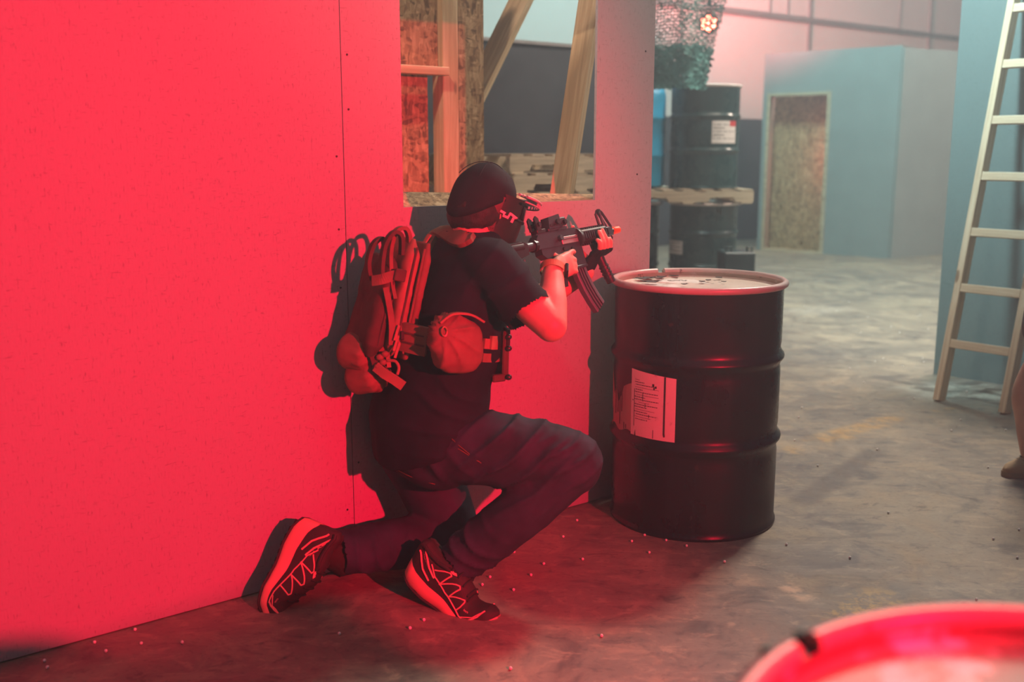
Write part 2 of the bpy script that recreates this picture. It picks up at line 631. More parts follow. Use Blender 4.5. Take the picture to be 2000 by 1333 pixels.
def wall_mesh(name, boxes, mat, parent):
    """mesh aligned with the wall so grain and strands run upright"""
    mb = MB()
    for b in boxes:
        s0, s1, z0, z1, n0, n1 = b
        mb.box(((s0 + s1) / 2, -(n0 + n1) / 2, (z0 + z1) / 2), (s1 - s0, abs(n1 - n0), z1 - z0))
    me = mb.mesh(name); me.materials.append(mat)
    o = link(bpy.data.objects.new(name, me))
    o.matrix_basis = Matrix.Translation(A) @ RW.to_4x4()
    set_parent(o, parent)
    return o


wall_mesh('panel', [(-1.4, SEAM - 0.0012, 0.004, TOP, -T, 0)], M['wall_paint'], wall_left)
wall_mesh('panel', [(SEAM + 0.0012, OP0, 0.004, TOP, -T, 0), (OP0, OP1, 0.004, OPZ0, -T, 0), (OP0, OP1, OPZ1, TOP, -T, 0), (OP1, END, 0.004, TOP, -T, 0)], M['wall_paint'], wall_left)
# studs and rear sheet behind the painted face
for s in (-1.0, -0.4, 0.2, 0.8, SEAM, OP0 - 0.06, END - 0.025):
    beam_obj('stud', W(s, 0.05, -T - 0.046), W(s, TOP, -T - 0.046), 0.038, 0.089, M['pine'], wall_left, up=N)
beam_obj('bottom_plate', W(-1.4, 0.022, -T - 0.046), W(END, 0.022, -T - 0.046), 0.089, 0.038, M['pine'], wall_left)
# raw sheet on the rear of the framing; its cut edge shows above the sill
wall_mesh('rear_sheet', [(1.10, END - 0.11, 0.004, 1.15, -T - 0.104, -T - 0.092)], M['osb'], wall_left)
# slanted raw sill board lining the bottom of the opening
mb = MB()
sec = lambda s_, zb: [V((s_, T - 0.001, 1.160)), V((s_, T + 0.100, zb)), V((s_, T + 0.100, zb - 0.012)), V((s_, T - 0.001, 1.148))]
mb.loft([sec(1.20, 1.208), sec(1.50, 1.198), sec(1.85, 1.187), sec(2.20, 1.174)])
me = mb.mesh('sill_board'); me.materials.append(M['osb'])
o = link(bpy.data.objects.new('sill_board', me)); o.matrix_basis = Matrix.Translation(A) @ RW.to_4x4(); set_parent(o, wall_left)
# screws
for s, z in ((1.04, 1.32), (1.085, 1.46), (1.04, 1.10), (1.085, 1.62), (1.04, 0.92), (2.30, 1.25), (2.33, 0.75), (2.33, 1.7), (1.085, 0.35), (1.04, 0.2)):
    MB().lathe([(0.0035, 0), (0.0035, 0.0012)], 8, W(s, z, 0), frame(N, ZUP) @ Matrix(((0, 0, 1), (0, 1, 0), (-1, 0, 0)))).build('screw', M['screw'], wall_left)

# ------------------------------------------------------------------ framed wall seen through the opening
K = -1.2
wf = empty('wall_partition', W(2.2, 0, K - 0.05)); tag(wf, 'unpainted stud wall with raw strand board behind the window opening', kind='structure')
wall_mesh('upper_sheet', [(1.0, 2.225, 1.708, 2.44, K - 0.050, K - 0.038)], M['osb'], wf)
wall_mesh('lower_sheet', [(1.0, 2.20, 0.01, 1.708, K - 0.100, K - 0.089)], M['osb'], wf)
beam_obj('stud', W(2.271, 0.0, K - 0.0445), W(2.271, 2.44, K - 0.0445), 0.086, 0.089, M['pine'], wf, up=N)
beam_obj('blocking', W(1.0, 1.692, K + 0.012), W(2.236, 1.692, K + 0.012), 0.06, 0.036, M['pine'], wf)
wall_mesh('strip_sheet', [(2.316, 2.457, 0.01, 2.44, K - 0.012, K)], M['osb'], wf)
beam_obj('stud', W(1.42, 0.0, K - 0.0445), W(1.42, 1.67, K - 0.0445), 0.038, 0.089, M['pine'], wf, up=N)
beam_obj('bottom_plate', W(1.0, 0.02, K - 0.0445), W(2.457, 0.02, K - 0.0445), 0.086, 0.036, M['pine'], wf)

# two diagonal braces behind the opening
P1 = W(0, 0, -0.30)
b1a = onplane(1154, 0, P1, N); b1b = onplane(1098, 376, P1, N)
dd = (b1b - b1a); e0 = b1a - dd * 0.10; e1 = b1b + dd * 0.60
br = beam_obj('timber_brace', e0, e1, 0.084, 0.05, M['pine'], None, up=(-0.42, -0.9, 0.0))
tag(br, 'steep pine brace with knots leaning inside the window opening', 'brace')
P2 = W(0, 0, -1.50)
b2a = onplane(1018, 0, P2, N); b2b = onplane(952, 135, P2, N)
dd = (b2b - b2a); e0 = b2a - dd * 0.5; e1 = b2b + dd * 1.6
br = beam_obj('timber_brace', e0, e1, 0.108, 0.05, M['pine'], None, up=(-0.42, -0.9, 0.15))
tag(br, 'slanting pine brace half hidden by the strand board strip', 'brace')

# dark screen wall behind and pallets in front of it
K2 = -3.7
scr = empty('wall_screen', W(3.2, 0, K2)); tag(scr, 'dark painted screen wall with a pale cap rail', kind='structure')
zt = onplane(1030, 86, W(0, 0, K2), N).z
wall_mesh('panel', [(3.2, 5.5, 0.0, zt, K2 - 0.06, K2)], M['dark_wall'], scr)
wall_mesh('cap_rail', [(3.2, 5.5, zt, zt + 0.025, K2 - 0.08, K2 + 0.02)], M['steel'], scr)


# ------------------------------------------------------------------ pallets
def make_pallet(label, group=None, lx=1.15, ly=1.0):
    p = empty('wooden_pallet'); tag(p, label, 'pallet', group)
    for y in (-ly / 2 + 0.02, 0, ly / 2 - 0.02):
        # notched stringer along x
        poly = [(-lx / 2, 0.016), (-lx / 2 + 0.16, 0.016), (-lx / 2 + 0.18, 0.055), (-lx / 2 + 0.38, 0.055), (-lx / 2 + 0.40, 0.016), (lx / 2 - 0.40, 0.016), (lx / 2 - 0.38, 0.055), (lx / 2 - 0.18, 0.055), (lx / 2 - 0.16, 0.016), (lx / 2, 0.016), (lx / 2, 0.106), (-lx / 2, 0.106)]
        MB().prism(poly, lambda u, v, w, yy=y: V((u, yy + w, v)), 0.038).build('stringer', M['pallet_wood'], p, local=True)
    for k in range(7):
        x = -lx / 2 + 0.06 + k * (lx - 0.12) / 6
        MB().box((x, 0, 0.114), (0.10, ly, 0.016)).build('slat', M['pallet_wood'], p, local=True)
    for k in range(3):
        x = -lx / 2 + 0.06 + k * (lx - 0.12) / 2
        MB().box((x, 0, 0.008), (0.10, ly, 0.016)).build('slat', M['pallet_wood'], p, local=True)
    return p


WANG = math.atan2(D.y, D.x)
names = ['top wooden pallet of the stack seen low through the window opening', 'second wooden pallet from the top in the window stack',
         'third wooden pallet from the top in the window stack']
pst = W(4.10, 0, -2.9)
tops = 1.318
first = None
for k in range(3):
    if first is None:
        p = first = make_pallet(names[k], 'pallets stacked behind the wall')
        p.location = (pst.x, pst.y, tops - 0.122); p.rotation_euler = (0, 0, WANG)
    else:
        p = dup(first, (pst.x + 0.015 * k, pst.y - 0.01 * k, tops - 0.122 - 0.1225 * k), WANG + 0.012 * k)
        p['label'] = names[k]
for k in range(3, 10):
    p = dup(first, (pst.x + 0.01 * (k % 3), pst.y - 0.008 * (k % 2), tops - 0.122 - 0.1225 * k + (0.0 if k < 10 else 0)), WANG + 0.01 * ((k % 3) - 1))
    p['label'] = ['fourth', 'fifth', 'sixth', 'seventh', 'eighth', 'ninth', 'tenth'][k - 3] + ' wooden pallet from the top in the stack behind the window wall'

# ------------------------------------------------------------------ rear wall of the hall
Pb = onfloor(1475, 490)
nb = (Pb - A).dot(N) - 1.3
zg = onplane(1415, 17, W(0, 0, nb), N).z
zd = onplane(1450, 232, W(0, 0, nb), N).z
wr = empty('wall_rear', W(8, 0, nb)); tag(wr, 'tall rear hall wall, dark below and pale above', kind='structure')
wall_mesh('dark_dado', [(-8, 26, 0, zd, nb - 0.1, nb)], M['dark_wall'], wr)
wall_mesh('upper_sheeting', [(-8, 26, zd, 7.0, nb - 0.1, nb - 0.02)], M['light_wall'], wr)
wall_mesh('girt', [(-8, 26, zg - 0.05, zg + 0.02, nb - 0.02, nb + 0.05)], M['steel'], wr)
for xx in (1580, 1815, 2050, 1330):
    s = (onplane(xx, 60, W(0, 0, nb), N) - A).dot(D)
    wall_mesh('column', [(s - 0.025, s + 0.025, zd, 7.0, nb - 0.02, nb + 0.03)], M['steel'], wr)
for xx in (1505, 1540, 1760):
    s = (onplane(xx, 10, W(0, 0, nb), N) - A).dot(D)
    wall_mesh('hanger_rod', [(s - 0.012, s + 0.012, zg, 7.0, nb - 0.02, nb + 0.01)], M['steel'], wr)

# ------------------------------------------------------------------ booth in the far bay
c0 = onfloor(1735, 505); cl = onfloor(1478, 488)
hb = onplane(1760, 93, c0, V((0, 1, 0))).z
ex = (c0 - cl); Lb = ex.length; ex.normalize(); ey = V((-ex.y, ex.x, 0))
if ey.y < 0: ey = -ey
RB = Matrix((ex, ey, ZUP)).transposed()
booth = empty('plywood_booth', cl); tag(booth, 'teal-lit plywood booth with an open doorway in the far bay', 'booth')


def booth_part(name, boxes, mat):
    mb = MB()
    for x0, x1, y0, y1, z0, z1 in boxes:
        mb.box(((x0 + x1) / 2, (y0 + y1) / 2, (z0 + z1) / 2), (x1 - x0, y1 - y0, z1 - z0))
    me = mb.mesh(name); me.materials.append(mat)
    o = link(bpy.data.objects.new(name, me)); o.matrix_basis = Matrix.Translation(cl) @ RB.to_4x4(); set_parent(o, booth)
    return o


def bx(x, y):
    P = onplane(x, y, cl, ey); return (P - cl).dot(ex), P.z


dx0 = bx(1492, 487)[0]; dx1 = bx(1600, 494)[0]; dz = bx(1555, 187)[1]
dx0 = max(dx0, 0.05)
booth_part('front_sheet', [(0, dx0, 0, 0.05, 0, hb), (dx1, Lb, 0, 0.05, 0, hb), (dx0, dx1, 0, 0.05, dz, hb)], M['booth'])
sd = (onfloor(1850, 497) - c0).normalized()
beam_obj('side_sheet', c0 + sd * 0.02 + ZUP * hb / 2, c0 + sd * 1.5 + ZUP * hb / 2, 0.04, hb, M['booth'], booth)
booth_part('roof_sheet', [(0, Lb, 0, 0.80, hb, hb + 0.03)], M['booth'])
booth_part('inner_sheet', [(-0.02, Lb - 0.05, 0.38, 0.42, 0, hb)], M['osb'])
for x0 in (dx0 - 0.045, dx1):
    booth_part('door_jamb', [(x0, x0 + 0.045, -0.015, 0.10, 0, dz)], M['pallet_wood'])
bl = bpy.data.lights.new('booth_red_fill', 'POINT'); bl.energy = 15; bl.color = (1.0, 0.20, 0.22); bl.shadow_soft_size = 0.05  # unseen red light added inside the booth to tint the doorway
blo = link(bpy.data.objects.new('booth_red_fill', bl)); blo.location = cl + ex * (dx1 + 0.22) + ey * 0.2 + ZUP * 1.25
booth_part('door_head', [(dx0 - 0.045, dx1 + 0.045, -0.015, 0.10, dz, dz + 0.04)], M['pallet_wood'])
booth_part('door_sill', [(dx0, dx1, -0.02, 0.10, 0, 0.03)], M['pallet_wood'])

# ------------------------------------------------------------------ painted panel behind the ladder
q0 = onfloor(1823, 730); q1 = onfloor(1960, 752)
E1 = (q1 - q0).normalized(); EN = V((E1.y, -E1.x, 0))
if EN.y > 0: EN = -EN
wp = empty('wall_right', q0); tag(wp, 'slate painted plywood screen panel behind the wooden ladder', kind='structure')
RP = Matrix((E1, -EN, ZUP)).transposed()
me = MB().box((1.22, 0.006, 1.22), (2.44, 0.012, 2.44)).mesh('panel'); me.materials.append(M['panel_paint'])
o = link(bpy.data.objects.new('panel', me)); o.matrix_basis = Matrix.Translation(q0) @ RP.to_4x4(); set_parent(o, wp)
for xx in (0.04, 0.62, 1.22, 1.83, 2.40):
    beam_obj('stud', q0 + E1 * xx - EN * 0.058 + ZUP * 0, q0 + E1 * xx - EN * 0.058 + ZUP * 2.44, 0.038, 0.089, M['pine'], wp, up=EN)

# ------------------------------------------------------------------ ladder
l0 = onfloor(1834, 783); l1 = onfloor(1962, 808)
lad = empty('wooden_ladder', l0); tag(lad, 'homemade pine ladder leaning on the slate panel at right', 'ladder')
topL = at(1994, 0, 5.80)
gap = (l0 - q0).dot(EN)
htop = 2.40
lean = (-EN) * (gap - 0.05) + ZUP * htop
la = (l1 - l0).normalized()
fdir = lean.normalized()
nrm = la.cross(fdir)
if nrm.y > 0: nrm = -nrm
width = (l1 - l0).length
for k, p in enumerate((l0, l1)):
    beam_obj('rail', p, p + lean * 1.06, 0.036, 0.078, M['pine_light'], lad, up=nrm)
for k in range(8):
    f = 0.128 + k * 0.1235
    p0 = l0 + lean * f + la * 0.02 + nrm * 0.026; p1 = l1 + lean * f - la * 0.02 + nrm * 0.026
    beam_obj('rung', p0, p1, 0.045, 0.024, M['pine_light'], lad, up=nrm)

# ------------------------------------------------------------------ steel drums
RD, HD = 0.299, 0.88


def drum_profile():
    p = [(0.0, 0.012), (RD - 0.02, 0.012), (RD - 0.008, 0.0), (RD + 0.004, 0.0), (RD + 0.006, 0.010), (RD + 0.001, 0.020), (RD, 0.03)]
    for zc in (0.325, 0.620):
        p += [(RD, zc - 0.05), (RD - 0.003, zc - 0.03), (RD + 0.002, zc - 0.018), (RD + 0.011, zc - 0.006), (RD + 0.012, zc), (RD + 0.011, zc + 0.006), (RD + 0.002, zc + 0.018), (RD - 0.003, zc + 0.03), (RD, zc + 0.05)]
    p += [(RD, HD - 0.025), (RD + 0.004, HD - 0.012)]
    return p


def make_drum(label, body, lid, rim, cat='drum', labels=()):
    d = empty('steel_drum'); tag(d, label, cat)
    MB().lathe(drum_profile() + [(RD + 0.004, HD - 0.006), (RD - 0.006, HD - 0.006), (RD - 0.006, HD - 0.03), (0.0, HD - 0.03)], 72, caps=False).build('body', body, d, smooth=35, local=True)
    MB().lathe([(0.0, HD - 0.028), (0.10, HD - 0.027), (0.11, HD - 0.024), (0.12, HD - 0.027), (RD - 0.05, HD - 0.028), (RD - 0.03, HD - 0.023), (RD - 0.014, HD - 0.025), (RD - 0.008, HD - 0.020), (RD - 0.008, HD - 0.006), (RD - 0.008, HD - 0.030), (0.0, HD - 0.030)], 64, caps=False).build('lid', lid, d, smooth=35, local=True)
    # closing ring, open at the bolt
    n = 72; rings = []
    for k in range(n + 1):
        a = 0.05 + (2 * math.pi - 0.10) * k / n
        c = V((math.cos(a), math.sin(a), 0)); cc = c * (RD + 0.004) + V((0, 0, HD - 0.003))
        rings.append([cc + c * (0.012 * math.cos(b)) + V((0, 0, 0.0125 * math.sin(b))) for b in [2 * math.pi * j / 10 for j in range(10)]])
    MB().loft(rings).build('closing_ring', rim, d, smooth=50, local=True)
    mb = MB()
    for s in (-1, 1):
        mb.box(((RD + 0.014), s * 0.026, HD - 0.012), (0.026, 0.014, 0.024))
    mb.tube([(RD + 0.018, -0.05, HD - 0.012), (RD + 0.018, 0.055, HD - 0.012)], 0.005, 8)
    mb.build('ring_bolt', M['steel'], d, local=True)
    return d


def cyl_patch(mb, a0, a1, z0, z1, r, nseg=10, t=0.0012, edge=None):
    """thin sheet wrapped on the drum; edge(u) gives (lower, upper) offsets"""
    rings = []
    for k in range(nseg + 1):
        u = k / nseg; a = a0 + (a1 - a0) * u
        lo, hi = edge(u) if edge else (0, 0)
        c = V((math.cos(a), math.sin(a), 0))
        rings.append([c * r + V((0, 0, z0 + lo)), c * r + V((0, 0, z1 + hi)), c * (r + t) + V((0, 0, z1 + hi)), c * (r + t) + V((0, 0, z0 + lo))])
    return mb.loft(rings)


dc = onfloor(1346, 1000) + N * 0.010
drum = make_drum('black steel drum with torn label standing beside the kneeling person', M['drum_black'], M['lid'], M['rim'])
drum.location = (dc.x, dc.y, 0); drum.rotation_euler = (0, 0, 0)
ring = [c for c in drum.children if c.name.startswith('closing_ring')][0]; ring.rotation_euler = (0, 0, 1.9)
[c for c in drum.children if c.name.startswith('ring_bolt')][0].rotation_euler = (0, 0, 1.9)
va = math.atan2(-dc.y, -dc.x)          # towards the camera


def dang(px):          # drum angle of a pixel column
    return va + math.asin(max(-0.999, min(0.999, (px - 1346) / 160.0)))


r0 = RD + 0.0006
mb = MB()
cyl_patch(mb, dang(1229), dang(1312), 0.352, 0.575, r0, 12, edge=lambda u: (0.0, 0.014 * (1 - u)))
lab = mb.build('label', M['paper'], drum, local=True)
lab['label'] = 'pale hazard label with a black drip, half scraped away'
mb = MB()
cyl_patch(mb, dang(1190), dang(1229), 0.356, 0.535, r0, 10, edge=lambda u: (0.008 * math.sin(u * 9), [-.02, -.07, -.05, -.03, -.09, -.075, -.055, -.02, -.012, -.005, 0][min(10, int(u * 10 + .5))]))
mb.build('label', M['dark_paper'], drum, local=True)
mb = MB()
cyl_patch(mb, dang(1187.2), dang(1189), 0.33, 0.36, r0, 2)
cyl_patch(mb, dang(1187.5), dang(1191), 0.40, 0.56, r0, 3, edge=lambda u: (0.02 * u, -0.06 * u))
tag(mb.build('label_scrap', M['dark_paper'], drum, local=True), kind='stuff')
# print and drips on the label
mb = MB(); rnd = random.Random(3)
r1 = r0 + 0.0013
da = dang(1312) - dang(1229)
def lu(u): return dang(1229) + da * u
z = 0.553
rows = [(0.10, 0.22), (0.10, 0.34), (0.12, 0.60), (0.10, 0.66), (0.12, 0.30), (0.10, 0.64), (0.14, 0.66), (0.10, 0.36), (0.10, 0.66), (0.2, 0.46), (0.10, 0.64), (0.1, 0.4), (0.12, 0.58), (0.1, 0.42), (0.14, 0.62), (0.1, 0.5), (0.12, 0.38)]
for k, (a, b) in enumerate(rows):
    zz = z - k * 0.0088
    if k % 3 == 0:
        cyl_patch(mb, lu(a), lu(b), zz, zz + 0.0011, r1, 4, 0.0004)
    else:
        u = a
        while u < b:
            w = rnd.uniform(0.015, 0.05)
            cyl_patch(mb, lu(u), lu(min(b, u + w)), zz, zz + 0.0026, r1, 1, 0.0004); u += w + 0.012
for (u, z0_, z1_) in ((0.085, 0.385, 0.52), (0.30, 0.48, 0.51), (0.36, 0.46, 0.475), (0.45, 0.425, 0.437), (0.55, 0.355, 0.385)):
    cyl_patch(mb, lu(u), lu(u + 0.012), z0_, z1_, r1, 1, 0.0004)
for (u, zz, s) in ((0.52, 0.538, 0.010), (0.58, 0.533, 0.008), (0.545, 0.528, 0.007), (0.40, 0.412, 0.004), (0.04, 0.475, 0.005)):
    cyl_patch(mb, lu(u), lu(u + s * 4.2), zz, zz + s, r1, 2, 0.0004)
tag(mb.build('label_print', M['ink'], drum, local=True), kind='stuff')
mb = MB()
cyl_patch(mb, lu(0.765), lu(0.80), 0.372, 0.578, r1, 2, 0.0006)
cyl_patch(mb, lu(0.775), lu(0.806), 0.366, 0.376, r1, 2, 0.0009)
cyl_patch(mb, lu(0.11), lu(0.14), 0.352, 0.372, r1, 2, 0.0006, edge=lambda u: (0, -0.02 * abs(2 * u - 1)))
for px_, za, zb in ((1196, .40, .50), (1201, .41, .48), (1205, .37, .49), (1209, .42, .50), (1214, .36, .385), (1218, .365, .38)):
    cyl_patch(mb, dang(px_), dang(px_ + 1.4), za, zb, r1, 1, 0.0005)
tag(mb.build('paint_drip', M['ink'], drum, local=True), kind='stuff')
# handwriting scrawl on the lid (illegible strokes) on a paint-white patch
pp = onplane(1320, 549, V((0, 0, HD - 0.025)), ZUP) - drum.location
mb = MB(); zl = HD - 0.0262
rnd = random.Random(11)
poly = []
for k in range(18):
    a = 2 * math.pi * k / 18; rr = 1 + 0.16 * rnd.uniform(-1, 1)
    poly.append((pp.x - 0.0 + 0.088 * rr * math.cos(a), pp.y + 0.06 * rr * math.sin(a)))
mb.prism(poly, lambda u, v, w: V((u, v, zl + w)), 0.0016)
mb.build('white_paint_patch', simple('white_lid_paint', (0.82, 0.80, 0.76), 0.5, var=0.05), drum, local=True)
mb = MB()
x = pp.x - 0.030
for k in range(7):
    y = pp.y + 0.012
    pts = [(x + 0.003 * j, y + rnd.uniform(-0.014, 0.014), zl + 0.0018) for j in range(4)]
    mb.ribbon(pts, 0.0025, 0.0012, up=(0.3, 1, 0)); x += 0.0105
tag(mb.build('handwriting', M['ink'], drum, local=True), kind='stuff')
# flakes of peeling paint lying on the lid
chip_m = simple('black_paint_flake', (0.03, 0.027, 0.028), 0.6, var=0.3)
for k, (px_, py_, s) in enumerate(((1248, 543, 0.016), (1256, 547, 0.022), (1268, 545, 0.026), (1278, 540, 0.016), (1283, 546, 0.026), (1292, 543, 0.020), (1303, 541, 0.015), (1318, 541, 0.017), (1330, 538, 0.012), (1352, 537, 0.018), (1366, 536, 0.014), (1385, 541, 0.013), (1372, 552, 0.012), (1383, 549, 0.012), (1404, 544, 0.014), (1336, 557, 0.009), (1272, 553, 0.022), (1262, 552, 0.020), (1414, 552, 0.009))):
    P = onplane(px_, py_, V((0, 0, HD - 0.022)), ZUP)
    if (V((P.x, P.y, 0)) - V((dc.x, dc.y, 0))).length > RD - 0.02: continue
    mb = MB(); n = 6
    poly = [(s * 1.3 * rnd.uniform(0.6, 1.1) * math.cos(2 * math.pi * j / n), s * rnd.uniform(0.5, 1.0) * math.sin(2 * math.pi * j / n)) for j in range(n)]
    tz = rnd.uniform(-0.3, 0.3)
    mb.prism(poly, lambda u, v, w: V((P.x + u, P.y + v, HD - 0.0195 + abs(u) * 0.22 + w + tz * v * 0.3)), 0.002)
    tag(mb.build('paint_flake', chip_m), 'curled flake of black paint lying on the black drum lid', 'paint flake', 'peeling paint flakes on the drum lid')

# near drum in the bottom corner
nd = make_drum('out-of-focus drum in the bottom right corner with a red-lit rim', M['drum_black'], lid_paint('near_lid_paint', (0.34, 0.21, 0.16)), rim_paint('near_ring_paint', (0.36, 0.22, 0.20)))
[c for c in nd.children if c.name.startswith('ring_bolt')][0].data.materials[0] = M['screw']
nd.location = (0.462, 0.655, 0); nd.rotation_euler = (0, 0, 2.25)

# far stack of drums
yb = 9.3
c1 = at(1375, 395, yb)
dl = make_drum('dark green drum on the floor under the pallet, small white label', M['drum_green'], M['lid'], M['rim_white'])
dl.location = (c1.x, yb, 0)
d2 = dup(dl, (c1.x - 0.69, yb + 0.1, 0)); d2['label'] = 'dark green drum under the pallet, cut off by the wall edge'
for ch in d2.children: pass
pal = make_pallet('grey wooden pallet lying across the two lower green drums', None, 1.15, 1.0)
pal.location = (c1.x - 0.28, yb + 0.02, HD + 0.011); pal.rotation_euler = (0, 0, 0.12)
d3 = dup(dl, (c1.x - 0.02, yb - 0.02, HD + 0.011 + 0.124), 1.2); d3['label'] = 'dark green drum on the pallet with a white and red label'
# blue plastic drum
bd = empty('plastic_drum'); tag(bd, 'bright blue plastic drum on the pallet beside the green drum', 'drum')
prof = [(0.0, 0.0), (0.26, 0.0), (0.29, 0.02), (0.295, 0.05), (0.295, 0.26), (0.302, 0.27), (0.302, 0.30), (0.295, 0.31), (0.295, 0.58), (0.302, 0.59), (0.302, 0.62), (0.295, 0.63), (0.295, 0.80), (0.28, 0.86), (0.25, 0.885), (0.24, 0.90), (0.22, 0.90), (0.21, 0.885), (0.0, 0.885)]
MB().lathe(prof, 48, caps=False).build('body', M['blue_plastic'], bd, smooth=40, local=True)
for s in (-1, 1):
    MB().lathe([(0.0, 0.885), (0.035, 0.885), (0.035, 0.905), (0.0, 0.905)], 16, (s * 0.13, 0.03, 0), caps=False).build('bung_cap', M['blue_plastic'], bd, smooth=40, local=True)
bd.location = (c1.x - 0.655, yb + 0.06, HD + 0.011 + 0.124)


def far_label(parent, c, px0, px1, py0, py1, band=None):
    va_ = math.atan2(-c.y, -c.x); half = RD * 2000 / (c.y)
    xc = 1000 + 2000 * c.x / (c.y * CP)
    a0 = va_ + math.asin(max(-.99, min(.99, (px0 - xc) / half))); a1 = va_ + math.asin(max(-.99, min(.99, (px1 - xc) / half)))
    z0 = at(px0, py1, c.y - 0.28).z - c.z; z1 = at(px0, py0, c.y - 0.28).z - c.z
    rz = parent.rotation_euler.z
    mb = MB(); cyl_patch(mb, a0 - rz, a1 - rz, z0, z1, RD + 0.002, 8)
    l = mb.build('label', M['paper'], parent, local=True)
    mb = MB()
    for k in range(5):
        zz = z1 - (k + 1.2) * (z1 - z0) / 6.5
        cyl_patch(mb, a0 - rz + 0.03, a0 - rz + (a1 - a0) * (0.45 if k % 2 else 0.9), zz, zz + 0.006, RD + 0.0035, 4, 0.0006)
    tag(mb.build('label_print', M['ink'], parent, local=True), kind='stuff')
    if band:
        mb = MB(); cyl_patch(mb, a0 - rz + (a1 - a0) * 0.68, a1 - rz, z1 - (z1 - z0) * 0.24, z1, RD + 0.0034, 4, 0.0008)
        mb.build('label_band', simple('red_label_band', (0.65, 0.05, 0.05), 0.5, var=0), parent, local=True)


far_label(d3, V(d3.location), 1388, 1431, 236, 280, True)
far_label(dl, V(dl.location), 1316, 1341, 473, 499)

# low dark crate with two upright handles in front of the far drums
cb = at(1438, 490, 8.4)
cr = empty('steel_crate', (cb.x, 8.4, 0)); tag(cr, 'low dark open crate with two handles before the far drums', 'crate')
dk = simple('dark_teal_steel', (0.012, 0.03, 0.032), 0.45, var=0.2)
w2 = 0.125
hz = cb.z
MB().box((cb.x, 8.4, hz / 2 + 0.0), (2 * w2, 0.3, hz), None, 0.01).build('body', dk, cr)
for s in (-1, 1):
    mb = MB(); mb.tube([(cb.x + s * 0.085 - 0.02, 8.3, hz - 0.01), (cb.x + s * 0.085 - 0.02, 8.3, hz + 0.04), (cb.x + s * 0.085 + 0.02, 8.3, hz + 0.04), (cb.x + s * 0.085 + 0.02, 8.3, hz - 0.01)], 0.009, 6)
    mb.build('handle', dk, cr)

# ------------------------------------------------------------------ camouflage net
yn = 8.3
netm = simple('camouflage_net_cloth', (0.10, 0.30, 0.28), 0.8, var=0.45, vscale=5)
rnd = random.Random(5)
mb = MB()
p00 = at(1262, 168, yn); p01 = at(1378, 172, yn); p10 = at(1262, -60, yn); p11 = at(1432, -60, yn)
nu, nv = 26, 38
for j in range(nv + 1):
    for i in range(nu + 1):
        u = (i + 0.5 * (j % 2)) / nu; v = j / nv
        if u > 1: continue
        P = (p00 * (1 - u) + p01 * u) * (1 - v) + (p10 * (1 - u) + p11 * u) * v
        P = P + V((0, 0.10 * math.sin(u * 7 + v * 3) + rnd.uniform(-.01, .01), 0)) + V((rnd.uniform(-.004, .004), 0, rnd.uniform(-.004, .004)))
        dense = 1.0 if v < 0.36 else 0.46
        a = rnd.choice((0.6, -0.6)) + rnd.uniform(-0.35, 0.35)
        L_ = 0.024 * (1.25 if v < 0.36 else 0.85) * rnd.uniform(0.8, 1.2); w_ = 0.012 * dense * rnd.uniform(0.8, 1.25)
        ca, sa = math.cos(a), math.sin(a)
        tw = rnd.uniform(-0.6, 0.6)
        pts = []
        for (s, t_) in ((-1, 0), (-0.45, 1), (0.45, 1), (1, 0), (0.45, -1), (-0.45, -1)):
            pts.append(P + V((ca * s * L_ - sa * t_ * w_, tw * t_ * w_, sa * s * L_ + ca * t_ * w_)))
        b = len(mb.v); mb.v += pts; mb.f.append(tuple(range(b, b + 6)))
for j in range(0, nv + 1):
    v = j / nv
    mb.tube([(p00 * (1 - u) + p01 * u) * (1 - v) + (p10 * (1 - u) + p11 * u) * v + V((0, 0.10 * math.sin(u * 7 + v * 3), 0)) for u in [k / 10 for k in range(11)]], 0.0028, 4)
for i in range(0, nu + 1, 1):
    u = i / nu
    mb.tube([(p00 * (1 - u) + p01 * u) * (1 - v) + (p10 * (1 - u) + p11 * u) * v + V((0, 0.10 * math.sin(u * 7 + v * 3), 0)) for v in [k / 8 for k in range(9)]], 0.0028, 4)
net = mb.build('camouflage_net', netm)
tag(net, 'teal camouflage netting hanging above the far drums', 'netting', kind='stuff')

# red stage lamp behind the net
lp = at(1384, 46, 9.6)
lamp = empty('stage_lamp', lp); tag(lamp, 'red LED stage lamp glowing through the camouflage net', 'lamp')
back = (V((0, 0, EYE + 0.2)) - lp).normalized()
RL = frame(back) @ Matrix(((0, 0, 1), (0, 1, 0), (-1, 0, 0)))
MB().lathe([(0.0, -0.16), (0.05, -0.16), (0.085, -0.10), (0.095, 0.0), (0.088, 0.0), (0.085, -0.012), (0.0, -0.012)], 28, lp, RL, caps=False).build('housing', M['screw'], lamp, smooth=40)
ledm = emission('red_led', (1.0, 0.10, 0.06), 60)
for k in range(7):
    a = 2 * math.pi * k / 6; r = 0.0 if k == 6 else 0.052
    MB().lathe([(0.0, -0.01), (0.020, -0.01), (0.017, 0.004), (0.0, 0.007)], 12, lp + RL @ V((r * math.cos(a), r * math.sin(a), 0)), RL, caps=False).build('led_lens', ledm, lamp, smooth=40)
mb = MB(); mb.tube([lp + V((-0.11, 0, 0)), lp + V((-0.11, 0, 0.16)), lp + V((0.11, 0, 0.16)), lp + V((0.11, 0, 0))], 0.008, 6)
mb.tube([lp + V((0, 0, 0.16)), lp + V((0, 0, 3.0))], 0.02, 8)
mb.build('yoke', M['screw'], lamp)
lq = V((2.0, 11.6, 3.6))
spot('red_glow_fill', lq, (4.3, 16.2, 5.0), 2600, (1.0, 0.22, 0.24), 88, 0.8, 0.06)  # unseen spot added to spread the lamp's red glow over the rear wall

